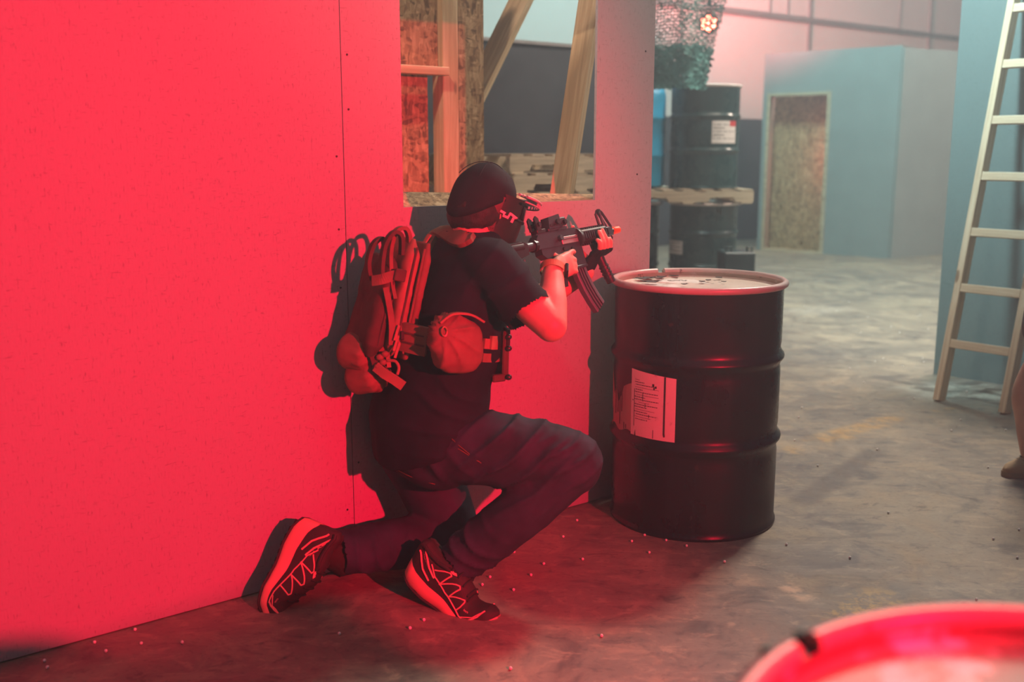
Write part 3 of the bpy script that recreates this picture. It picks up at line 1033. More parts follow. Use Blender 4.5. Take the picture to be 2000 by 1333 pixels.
# ================================================================== the kneeling person
def remeshed(mb, name, voxel, smooth=4, fac=0.5):
    """one continuous surface from overlapping volumes"""
    me = mb.mesh(name + '_raw')
    o = bpy.data.objects.new(name + '_raw', me); link(o)
    m = o.modifiers.new('r', 'REMESH'); m.mode = 'VOXEL'; m.voxel_size = voxel
    if smooth:
        s = o.modifiers.new('s', 'SMOOTH'); s.iterations = smooth; s.factor = fac
    dg = bpy.context.evaluated_depsgraph_get()
    out = bpy.data.meshes.new_from_object(o.evaluated_get(dg))
    bpy.data.objects.remove(o, do_unlink=True); bpy.data.meshes.remove(me)
    out.name = name
    return out


def displace(me, fn):
    me.update()
    nrm = [v.normal.copy() for v in me.vertices]
    for v, n in zip(me.vertices, nrm):
        v.co = v.co + n * fn(v.co, n)
    me.update()


def cut(me, tests):
    """remove faces whose centre passes a test (opens sleeves, cuffs, necklines)"""
    bm = bmesh.new(); bm.from_mesh(me)
    kill = [f for f in bm.faces if any(t(f.calc_center_median()) for t in tests)]
    bmesh.ops.delete(bm, geom=kill, context='FACES')
    bm.to_mesh(me); bm.free(); me.update()


def sph(mb, c, r, seg=16, rings=10):
    return mb.ellipsoid(c, ((r, 0, 0), (0, r, 0), (0, 0, r)), seg, rings)


def limb(mb, pts, rad, n=6, seg=18):
    P = catmull(pts, n); R_ = lerp_list(rad, n)
    mb.tube(P, R_, seg)
    sph(mb, P[0], R_[0]); sph(mb, P[-1], R_[-1])
    return mb


def finger(mb, pts, r0, r1):
    P = catmull(pts, 4); n = len(P)
    R_ = [r0 + (r1 - r0) * k / (n - 1) for k in range(n)]
    mb.tube(P, R_, 10); sph(mb, P[-1], R_[-1] * 0.98, 10, 8); sph(mb, P[0], R_[0], 10, 8)


def ring(c, a, b, n=28, p=2.3):
    out = []
    for k in range(n):
        t = 2 * math.pi * k / n; ct, st = math.cos(t), math.sin(t)
        out.append(V(c) + V(a) * (abs(ct) ** (2 / p) * (1 if ct >= 0 else -1)) + V(b) * (abs(st) ** (2 / p) * (1 if st >= 0 else -1)))
    return out


def fold(p, k, dirv, wob=1.0, seed=0.0):
    """soft cloth ridges running across dirv"""
    q = p * 6.0 + V((seed, seed * 1.7, seed * 0.3))
    ph = p.dot(V(dirv)) * k + wob * 2.2 * noise.noise(q)
    s = math.sin(ph)
    return (1 - abs(s)) ** 2 - 0.33


# --- materials
def cloth(name, c, rough=0.85, var=0.25, weave=420, sheen=0.0):
    t = NT(name); t.set(Roughness=rough)
    t.b.inputs['Specular IOR Level'].default_value = 0.2
    t.b.inputs['Sheen Weight'].default_value = sheen
    vec = t.mapping((1, 1, 1))
    f = t.noise(vec, 9, 4, 0.6)
    t.color(t.ramp(f, [(0.3, tuple(x * (1 - var) for x in c)), (0.7, tuple(min(1, x * (1 + var)) for x in c))]))
    t.bump(t.noise(vec, weave, 1), 0.25, 0.001)
    return t.m


M['shirt'] = cloth('black_cotton', (0.009, 0.016, 0.026))
M['denim'] = cloth('dark_denim', (0.024, 0.038, 0.058), 0.8, 0.4, 500)
M['denim_seam'] = cloth('denim_stitching', (0.13, 0.075, 0.045), 0.8, 0.2)
M['cap'] = cloth('black_cap_cloth', (0.010, 0.013, 0.019), 0.8, 0.2)
M['coyote'] = cloth('coyote_nylon', (0.20, 0.125, 0.085), 0.75, 0.3, 700)
M['coyote_light'] = cloth('coyote_webbing', (0.30, 0.19, 0.125), 0.7, 0.25, 700)
M['coyote_dark'] = cloth('coyote_mesh', (0.085, 0.055, 0.045), 0.85, 0.3, 700)
M['black_plastic'] = simple('black_plastic', (0.015, 0.015, 0.017), 0.38, var=0.2)
M['mask_plastic'] = simple('mask_plastic', (0.018, 0.016, 0.018), 0.42, var=0.25, bump=0.05)
M['visor_plastic'] = simple('visor_plastic', (0.45, 0.47, 0.47), 0.4, var=0.1)
M['mask_side'] = simple('mask_ear_plastic', (0.07, 0.022, 0.026), 0.5, var=0.2)
M['logo'] = simple('logo_white', (0.80, 0.62, 0.60), 0.5, var=0)
M['hair'] = simple('dark_hair', (0.012, 0.009, 0.009), 0.7, var=0.4, vscale=60, bump=0.4, bscale=200)


def skin():
    t = NT('skin'); t.set(Roughness=0.5)
    vec = t.mapping((1, 1, 1))
    f = t.noise(vec, 14, 4)
    t.color(t.ramp(f, [(0.3, (0.50, 0.27, 0.20)), (0.7, (0.62, 0.37, 0.28))]))
    t.b.inputs['Subsurface Weight'].default_value = 0.0
    t.bump(t.noise(vec, 160, 2), 0.08, 0.001)
    return t.m


M['skin'] = skin()

# --- body axes
F_ = V((0.88, 0.47, 0)).normalized(); R_ = V((F_.y, -F_.x, 0))
person = None

# rifle frame (needed for hands)
butt = at(935, 504, 3.00); muz = at(1208, 452, 3.58)
GL = (muz - butt).length
ga = (muz - butt).normalized()
gu = V((-0.42, -0.05, 0.90)); gu = (gu - ga * gu.dot(ga)).normalized()
gl = gu.cross(ga)                                   # left of the rifle
SC = GL / 0.76


def G(x, y, z): return butt + (ga * x + gl * y + gu * z) * SC


# --- key points
hipR = at(865, 868, 2.99); hipL = at(812, 880, 3.14)
pelvis = at(842, 872, 3.07)
kneeR = at(1112, 905, 2.95); ankR = at(893, 1098, 2.90)
kneeL = at(888, 1043, 3.14); ankL = at(655, 1083, 2.95)
waist = at(845, 745, 3.09); chest = at(884, 625, 3.12); uchest = at(905, 540, 3.13); shl = at(915, 485, 3.14); neck = at(918, 448, 3.14)
shR = at(962, 520, 3.00); elbR = at(1076, 637, 2.90); wriR = at(1080, 524, 3.06)
shL = at(880, 505, 3.26); elbL = at(1050, 585, 3.36); wriL = G(0.545, 0.028, -0.115)
hc = at(944, 404, 3.17)
hx = V((0.60, 0.745, -0.27)).normalized(); hz0 = V((0.12, 0.0, 1.0)); hzv = (hz0 - hx * hz0.dot(hx)).normalized(); hr = hx.cross(hzv)   # face, up, right


def Hd(x, r, z): return hc + hx * x + hr * r + hzv * z


# --- skin body: one continuous surface (head, torso, limbs, hands)
mb = MB()
# head with face
mb.ellipsoid(hc + hzv * 0.01, (hx * 0.098, hr * 0.078, hzv * 0.115), 24, 16)
mb.ellipsoid(Hd(0.030, 0, -0.055), (hx * 0.070, hr * 0.062, hzv * 0.062), 20, 12)      # jaw
mb.ellipsoid(Hd(0.100, 0, -0.018), (hx * 0.020, hr * 0.014, hzv * 0.026), 10, 8)       # nose
mb.ellipsoid(Hd(0.086, 0, -0.062), (hx * 0.014, hr * 0.026, hzv * 0.010), 10, 8)       # mouth
for s in (-1, 1):
    mb.ellipsoid(Hd(-0.005, s * 0.080, -0.012), (hx * 0.020, hr * 0.010, hzv * 0.032), 10, 8)   # ears
limb(mb, [neck - V((0, 0, 0.06)), at(925, 452, 3.13), Hd(-0.025, 0, -0.06)], [0.075, 0.064, 0.060])
# torso core
mb.loft([ring(pelvis, R_ * 0.15, F_ * 0.11), ring(waist, R_ * 0.155, F_ * 0.12), ring(chest, R_ * 0.165, F_ * 0.115), ring(uchest, R_ * 0.165, F_ * 0.095), ring(shl, R_ * 0.13, F_ * 0.07)])
# arms
limb(mb, [uchest.lerp(shR, 0.4), shR, shR.lerp(elbR, 0.55), elbR], [0.07, 0.068, 0.056, 0.047])
limb(mb, [elbR, elbR.lerp(wriR, 0.38), elbR.lerp(wriR, 0.75), wriR], [0.047, 0.0455, 0.036, 0.029])
limb(mb, [uchest.lerp(shL, 0.4), shL, shL.lerp(elbL, 0.5), elbL], [0.07, 0.065, 0.055, 0.045])
limb(mb, [elbL, elbL.lerp(wriL, 0.35), wriL], [0.045, 0.043, 0.028])
# legs
limb(mb, [hipR, hipR.lerp(kneeR, 0.5), kneeR], [0.095, 0.078, 0.062]); limb(mb, [kneeR, kneeR.lerp(ankR, 0.4), ankR], [0.060, 0.056, 0.038])
limb(mb, [hipL, hipL.lerp(kneeL, 0.5), kneeL], [0.095, 0.078, 0.062]); limb(mb, [kneeL, kneeL.lerp(ankL, 0.4), ankL], [0.060, 0.056, 0.038])
# right hand closed on the pistol grip
palmA = [wriR, G(0.340, -0.034, -0.085), G(0.372, -0.036, -0.062)]
mb.loft([ring(wriR, gl * 0.022, (ga * 0.4 + gu * 0.3).normalized() * 0.030), ring(wriR.lerp(G(0.345, -0.032, -0.085), 0.5), gl * 0.020, gu * 0.034), ring(G(0.345, -0.033, -0.082), gl * 0.018, gu * 0.040), ring(G(0.380, -0.034, -0.076), gl * 0.016, gu * 0.040), ring(G(0.397, -0.032, -0.074), gl * 0.012, gu * 0.036)])
for z, dx in ((-0.066, 0.004), (-0.086, 0.0), (-0.104, -0.006)):
    finger(mb, [G(0.388 + dx, -0.036, z), G(0.414 + dx, -0.032, z - 0.002), G(0.428 + dx, -0.010, z - 0.004), G(0.424 + dx, 0.018, z - 0.003), G(0.402 + dx, 0.030, z)], 0.0100, 0.0082)
finger(mb, [G(0.388, -0.036, -0.046), G(0.416, -0.033, -0.040), G(0.440, -0.022, -0.042), G(0.450, -0.008, -0.046)], 0.0098, 0.0075)
finger(mb, [G(0.345, -0.024, -0.056), G(0.352, -0.002, -0.034), G(0.366, 0.018, -0.036), G(0.392, 0.028, -0.042)], 0.0125, 0.0088)
# left hand cupping the fore-end
mb.loft([ring(wriL, gl * 0.020, ga * 0.028), ring(wriL.lerp(G(0.585, 0.012, -0.062), 0.55), gl * 0.020, ga * 0.036), ring(G(0.590, 0.008, -0.066), gl * 0.022, ga * 0.042), ring(G(0.592, -0.012, -0.060), gl * 0.014, ga * 0.040)])
LF = []
for k, (x, tip) in enumerate(((0.632, -0.022), (0.610, 0.012), (0.588, 0.008), (0.566, -0.020))):
    path = [G(x, -0.004, -0.062), G(x + 0.003, -0.030, -0.056), G(x - 0.001, -0.044, -0.030), G(x - 0.008, -0.042, tip)]
    LF.append(path); finger(mb, path, 0.0102, 0.0080)
finger(mb, [G(0.560, 0.028, -0.060), G(0.556, 0.046, -0.022), G(0.548, 0.042, 0.018), G(0.536, 0.026, 0.046)], 0.0125, 0.0090)
me = remeshed(mb, 'person', 0.0052, 3)
me.shade_smooth()
person = mesh_obj('person', me, M['skin'])
tag(person, 'person in black cap, mask and T-shirt kneeling against the wall aiming a rifle', 'person')

# --- T-shirt
mb = MB()
hemc = at(838, 838, 3.07)
ax = (neck - pelvis).normalized(); Fh = (F_ + V((0, 0, 0.46))).normalized()
mb.loft([ring(hemc - V((0, 0, 0.02)), R_ * 0.205, Fh * 0.186), ring(hemc, R_ * 0.208, Fh * 0.186), ring(at(838, 790, 3.08), R_ * 0.208, (F_ + V((0, 0, 0.2))).normalized() * 0.180), ring(waist, R_ * 0.205, F_ * 0.160), ring(at(868, 680, 3.105), R_ * 0.205, F_ * 0.158), ring(chest, R_ * 0.205, F_ * 0.150),
         ring(at(897, 575, 3.125), R_ * 0.205, F_ * 0.140), ring(uchest, R_ * 0.205, F_ * 0.128), ring(at(912, 505, 3.135), R_ * 0.19, F_ * 0.110), ring(shl, R_ * 0.155, F_ * 0.095), ring(at(919, 462, 3.14), R_ * 0.105, F_ * 0.085), ring(at(921, 448, 3.145), R_ * 0.075, F_ * 0.075)])
slv = at(1034, 612, 2.925); sld = (slv - shR).normalized()
limb(mb, [uchest.lerp(shR, 0.55), shR + V((0, 0, -0.005)), shR.lerp(slv, 0.55), slv + sld * 0.06], [0.092, 0.088, 0.079, 0.074])
slv2 = shL.lerp(elbL, 0.62); sld2 = (elbL - shL).normalized()
limb(mb, [uchest.lerp(shL, 0.55), shL, slv2 + sld2 * 0.05], [0.09, 0.085, 0.072])
me = remeshed(mb, 't_shirt', 0.008, 5)


def shirt_disp(p, n):
    d = 0.006 * noise.noise(p * 7.0) + 0.0035 * noise.noise(p * 17.0)
    ws = max(0.0, 1 - (p - shR.lerp(slv, 0.4)).length / 0.17)
    d += 0.018 * ws * fold(p, 46, (0.75, 0.1, -0.65), 0.8, 1.0)
    ww = max(0.0, 1 - (p - at(840, 790, 2.9)).length / 0.22)
    d += 0.016 * ww * fold(p, 38, (0.35, 0.2, 0.95), 1.0, 3.0)
    wb = max(0.0, 1 - (p - at(900, 640, 2.9)).length / 0.2)
    d += 0.013 * wb * fold(p, 36, (0.6, 0.1, 0.7), 1.2, 5.0)
    return d


displace(me, shirt_disp)
hemn = (ax - F_ * 0.40).normalized()
cut(me, [lambda c: (c - slv).dot(sld) > 0 and (c - slv).length < 0.16, lambda c: (c - slv2).dot(sld2) > 0 and (c - slv2).length < 0.15 and (c - waist).dot(F_) > 0.30])
me.shade_smooth()
shirt = mesh_obj('t_shirt', me, M['shirt'], person)
# sleeve hem
pts = [slv + q * 0.0765 for q in [((sld.orthogonal().normalized()) * math.cos(a) + sld.cross(sld.orthogonal().normalized()) * math.sin(a)) for a in [2 * math.pi * k / 24 for k in range(25)]]]

# --- jeans
mb = MB()
mb.ellipsoid(at(846, 872, 3.08), (R_ * 0.165, F_ * 0.150, V((0, 0, 0.115))), 28, 16)
mb.ellipsoid(at(860, 894, 3.03), (R_ * 0.12, F_ * 0.130, V((0, 0, 0.100))), 24, 14)
limb(mb, [at(872, 868, 3.0), at(985, 880, 2.97), at(1075, 893, 2.955), kneeR], [0.122, 0.112, 0.104, 0.101], 6, 22)
limb(mb, [kneeR, at(1058, 962, 2.94), at(975, 1035, 2.92), at(903, 1092, 2.905)], [0.097, 0.086, 0.080, 0.069], 6, 22)
cufR = at(893, 1104, 2.90); cdR = (cufR - kneeR).normalized()
limb(mb, [at(905, 1090, 2.905), cufR + cdR * 0.03], [0.070, 0.071])
limb(mb, [hipL, hipL.lerp(kneeL, 0.5), kneeL], [0.118, 0.104, 0.084], 6, 22)
limb(mb, [kneeL, kneeL.lerp(ankL, 0.5), ankL.lerp(kneeL, 0.04)], [0.084, 0.080, 0.070], 6, 22)
cufL = ankL.lerp(kneeL, 0.03); cdL = (ankL - kneeL).normalized()
limb(mb, [ankL.lerp(kneeL, 0.1), cufL + cdL * 0.03], [0.072, 0.072])
me = remeshed(mb, 'jeans', 0.008, 5)


def jean_disp(p, n):
    d = 0.004 * noise.noise(p * 8.0) + 0.002 * noise.noise(p * 25.0)
    def wt(c, r): return max(0.0, 1 - (p - c).length / r)
    d += 0.020 * min(1, 1.6 * wt(at(1000, 890, 2.87), 0.22)) * fold(p, 52, (0.62, 0.0, -0.78), 0.55, 0.0)
    d += 0.016 * wt(at(1120, 900, 2.86), 0.16) * fold(p, 60, (0.55, 0.0, -0.83), 0.5, 2.0)
    d += 0.020 * wt(at(905, 1080, 2.85), 0.16) * fold(p, 60, (-0.5, 0.1, -0.85), 1.3, 4.0)
    d += 0.013 * wt(at(850, 920, 2.85), 0.16) * fold(p, 45, (0.75, 0.0, 0.6), 0.7, 7.0)
    d += 0.012 * wt(at(720, 1080, 2.9), 0.2) * fold(p, 60, (0.95, 0.0, 0.2), 1.2, 9.0)
    return d


displace(me, jean_disp)
cut(me, [lambda c: (c - cufR).dot(cdR) > 0 and (c - cufR).length < 0.13, lambda c: (c - cufL).dot(cdL) > 0 and (c - cufL).length < 0.12])
me.shade_smooth()
jeans = mesh_obj('jeans', me, M['denim'], person)


def project_to(me_obj, P):
    """nearest point on an object's surface (local mesh is offset by its location)"""
    off = V(me_obj.location)
    ok, co, nr, idx = me_obj.closest_point_on_mesh(P - off)
    return co + off, nr


def seam_on(target, pixels, depth, r, name, mat, parent, lift=0.0015):
    pts = []
    for x, y in pixels:
        P = at(x, y, depth)
        d = ray(x, y).normalized()
        ok, co, nr, i = target.ray_cast(V((0, 0, EYE)) - V(target.location), d)
        if ok: pts.append(co + V(target.location) + nr * lift)
    if len(pts) >= 2:
        mb = MB(); mb.tube(catmull(pts, 3), r, 6)
        return mb.build(name, mat, parent, smooth=True)


bpy.context.view_layer.update()
# back pocket and seams stitched on the jeans
for px_ in ([(768, 912), (800, 905), (835, 888), (876, 851)], [(770, 914), (802, 908), (837, 891), (878, 854)], [(876, 851), (898, 872), (940, 905)], [(770, 914), (800, 930), (850, 946)], [(845, 846), (900, 880), (935, 902)]):
    seam_on(jeans, px_, 2.9, 0.0016, 'stitching', M['denim_seam'], jeans)

# --- hair at the nape, cap
mb = MB()
mb.ellipsoid(Hd(-0.020, 0, -0.022), (hx * 0.100, hr * 0.089, hzv * 0.072), 22, 14)
mb.ellipsoid(Hd(-0.045, 0, -0.045), (hx * 0.068, hr * 0.078, hzv * 0.058), 18, 12)
me = remeshed(mb, 'hair', 0.006, 3); displace(me, lambda p, n: 0.003 * noise.noise(p * 60)); me.shade_smooth()
mesh_obj('hair', me, M['hair'], person)
cap = None
rings = []
for i in range(15):
    th = (math.pi / 2 - 0.02) * i / 14
    rr = []
    for k in range(48):
        a = 2 * math.pi * k / 48
        back = max(0.0, -math.cos(a))
        ct = math.cos(th) * (1 - 0.06 * max(0, 1 - th / 0.5))
        x = -0.012 + 0.114 * ct * math.cos(a); y = 0.099 * ct * math.sin(a)
        zb = 0.026 - 0.085 * back ** 1.3
        z = zb + (0.134 - zb) * math.sin(th)
        bump = 0.004 if min((a / (math.pi / 3)) % 1, 1 - (a / (math.pi / 3)) % 1) < 0.03 else 0
        rr.append(Hd(x * (1 + bump), y * (1 + bump), z))
    rings.append(rr)
me = MB().loft(rings).mesh('cap')
for v in me.vertices:
    v.co = v.co + (v.co - hc).normalized() * 0.004 * noise.noise(v.co * 22)
me.shade_smooth()
cap = mesh_obj('cap', me, M['cap'], person)
cap['label'] = 'plain black cloth cap'
MB().ellipsoid(Hd(-0.012, 0, 0.134), (hx * 0.008, hr * 0.008, hzv * 0.004), 10, 6).build('button', M['cap'], cap, smooth=True)
for k in range(3):
    a = math.pi * k / 3 + math.pi / 6
    pts = []
    for j in range(17):
        th = 0.55 + (math.pi - 1.1) * j / 16
        pts.append(Hd(-0.012 + 0.1155 * math.cos(th) * math.cos(a), 0.0985 * math.cos(th) * math.sin(a), 0.012 + 0.1235 * math.sin(th)))
    MB().tube(pts, 0.0013, 5).build('seam', M['cap'], cap)


# --- paintball mask
def mask_pt(th, z, off=0.0):
    """th: angle round the head from the face (right positive); z: height"""
    t = max(0.0, min(1.0, (0.042 - z) / 0.15))
    axx = 0.116 - 0.030 * t + 0.018 * math.sin(t * 2.6); by = 0.104 - 0.020 * t
    x = 0.030 + 0.012 * t + (axx + off) * math.cos(th); y = (by + off) * math.sin(th)
    return Hd(x, y, z)


rings = []
zs = [0.046, 0.034, 0.020, 0.004, -0.014, -0.034, -0.056, -0.078, -0.096, -0.108]
for z in zs:
    lim = 2.30 if z > -0.055 else 2.30 - (-0.055 - z) * 14
    o_ = [mask_pt(-lim + 2 * lim * k / 40, z) for k in range(41)]
    rings.append(o_ + [mask_pt(lim - 2 * lim * k / 40, z, -0.006) for k in range(41)])
mask = MB().loft(rings).build('face_mask', M['mask_plastic'], person, smooth=50)
mask['label'] = 'black full-face paintball mask with a slotted visor'
# goggle frame ridge and lens
mb = MB()
for z in (0.034, -0.016):
    mb.tube([mask_pt(-1.45 + 2.9 * k / 30, z, 0.003) for k in range(31)], 0.0042, 8)
mb.build('goggle_frame', M['black_plastic'], mask, smooth=True)
rings = []
for z in (0.030, 0.010, -0.012):
    rings.append([mask_pt(-1.25 + 2.5 * k / 24, z, 0.0035) for k in range(25)] + [mask_pt(1.25 - 2.5 * k / 24, z, 0.001) for k in range(25)])
MB().loft(rings).build('lens', simple('smoke_lens', (0.01, 0.008, 0.01), 0.12, var=0), mask, smooth=50)
# ear piece (reddish plastic) with perforations on the right side
rings = []
for z in (0.036, 0.015, -0.010, -0.040, -0.072):
    w0 = 2.02 + (0.02 - z) * 1.0; w1 = 2.46
    rings.append([mask_pt(w0 + (w1 - w0) * k / 8, z, 0.004) for k in range(9)] + [mask_pt(w1 - (w1 - w0) * k / 8, z, 0.0) for k in range(9)])
ear = MB().loft(rings).build('ear_piece', M['mask_side'], mask, smooth=50)
for i in range(7):
    for j in range(3):
        P = mask_pt(2.14 + 0.06 * j + 0.03 * (i % 2), -0.012 - 0.0085 * i, 0.0045)
        MB().ellipsoid(P, ((0.002, 0, 0), (0, 0.002, 0), (0, 0, 0.002)), 6, 4).build('vent_hole', M['logo'] if False else M['mask_side'], ear)
# slotted visor over the brow
mb = MB()
def vis(th, e): 
    P = mask_pt(th, 0.046, e); return P + hzv * 0.012 - hzv * (e * 0.10)
for e, r in ((0.004, 0.0046), (0.024, 0.0036), (0.046, 0.0046)):
    mb.tube([vis(-1.6 + 3.2 * k / 24, e * (1 - 0.25 * (abs(-1.6 + 3.2 * k / 24) / 1.6) ** 2)) for k in range(25)], r, 8)
for k in range(21):
    th = -1.13 + 2.26 * k / 20; e = 1 - 0.25 * (abs(th) / 1.6) ** 2
    mb.tube([vis(th, 0.004 * e), vis(th, 0.046 * e)], 0.0034, 6)
    mb.tube([vis(th, 0.044 * e), vis(th, 0.044 * e) - hzv * 0.016], 0.0030, 6)
mb.tube([vis(-1.6 + 3.2 * k / 24, 0.044 * (1 - 0.25 * (abs(-1.6 + 3.2 * k / 24) / 1.6) ** 2)) - hzv * 0.016 for k in range(25)], 0.0026, 8)
mb.build('visor', M['visor_plastic'], mask, smooth=True)
# slanted JT letters on the right cheek
def logo_poly(poly, name):
    # poly in (u along the mask towards the face, v up) metres
    def fn(u, v, w):
        return mask_pt(1.90 - u / 0.104, -0.020 + v - 0.10 * u, 0.0022 + w)
    mb = MB(); mb.prism(poly, fn, 0.0014)
    l = mb.build(name, M['logo'], mask); l['label'] = 'bright slanted letters on the cheek of the mask'
logo_poly([(-0.024, 0.010), (-0.020, 0.017), (0.004, 0.014), (0.000, 0.006), (0.012, 0.006), (0.016, 0.020), (0.022, 0.020), (0.016, -0.001), (-0.004, -0.001), (-0.004, 0.008)], 'letter_j')
logo_poly([(0.020, 0.013), (0.023, 0.020), (0.052, 0.016), (0.050, 0.009), (0.040, 0.010), (0.036, -0.006), (0.027, -0.006), (0.031, 0.011)], 'letter_t')

# --- wrist watch on the right wrist
wd = (elbR - wriR).normalized(); wc = wriR + wd * 0.008
u0 = (gl * -1); u0 = (u0 - wd * u0.dot(wd)).normalized(); u1 = wd.cross(u0)
mb = MB(); prof = []
rings = []
for k in range(33):
    a = 2 * math.pi * k / 32; q = u0 * math.cos(a) * 0.0345 + u1 * math.sin(a) * 0.0375
    qn = q.normalized()
    rings.append([wc + q - wd * 0.011, wc + q + wd * 0.011, wc + q + qn * 0.003 + wd * 0.011, wc + q + qn * 0.003 - wd * 0.011])
watch = MB().loft(rings, True, False).build('watch_strap', simple('tan_leather', (0.36, 0.20, 0.09), 0.6, var=0.2), person)
watch['label'] = 'tan watch strap on the right wrist'
fa = (u0 * 0.75 + u1 * (0.66 if u1.x > 0 else -0.66)).normalized()
Rw = frame(wd, fa)
MB().box(wc + fa * 0.041, (0.032, 0.040, 0.011), Rw, 0.003).build('watch_case', M['black_plastic'], watch)

# --- fingerless glove on the left hand
mb = MB()
mb.loft([ring(wriL, gl * 0.026, ga * 0.034), ring(wriL.lerp(G(0.585, 0.012, -0.062), 0.55), gl * 0.026, ga * 0.042), ring(G(0.590, 0.008, -0.068), gl * 0.027, ga * 0.047), ring(G(0.592, -0.012, -0.062), gl * 0.019, ga * 0.046)])
for path in LF:
    finger(mb, [path[0], path[1]], 0.0135, 0.0125)
me = remeshed(mb, 'glove', 0.005, 3); me.shade_smooth()
mesh_obj('glove', me, M['cap'], person)['label'] = 'dark fingerless glove'


# ================================================================== shoes
M['sole_rubber'] = simple('outsole_rubber', (0.03, 0.022, 0.022), 0.8, var=0.3, bump=0.4, bscale=120)
M['midsole'] = simple('midsole_foam', (0.78, 0.34, 0.28), 0.55, var=0.05)
M['upper_mesh'] = simple('shoe_mesh', (0.030, 0.018, 0.022), 0.75, var=0.2, bump=0.3, bscale=300)
M['overlay'] = simple('shoe_overlay', (0.72, 0.36, 0.32), 0.5, var=0.05)
M['lace'] = simple('shoe_lace', (0.02, 0.016, 0.018), 0.7, var=0.1)
SL = 0.305
SS = 1.13


def interp(tab, x):
    for (x0, y0), (x1, y1) in zip(tab, tab[1:]):
        if x <= x1:
            t = (x - x0) / (x1 - x0); t = max(0, min(1, t)); return y0 + (y1 - y0) * t
    return tab[-1][1]


WT = [(0, 0.020), (0.012, 0.031), (0.05, 0.036), (0.12, 0.036), (0.20, 0.046), (0.245, 0.046), (0.285, 0.034), (0.300, 0.018), (0.305, 0.006)]
HT = [(0, 0.060), (0.02, 0.080), (0.06, 0.078), (0.10, 0.084), (0.15, 0.078), (0.20, 0.058), (0.25, 0.040), (0.285, 0.032), (0.305, 0.016)]
ZB = [(0, 0.022), (0.03, 0.008), (0.08, 0.002), (0.14, 0.006), (0.20, 0.000), (0.25, 0.004), (0.29, 0.018), (0.305, 0.028)]
MT = [(0, 0.050), (0.06, 0.046), (0.14, 0.038), (0.22, 0.026), (0.28, 0.022), (0.305, 0.016)]     # midsole thickness


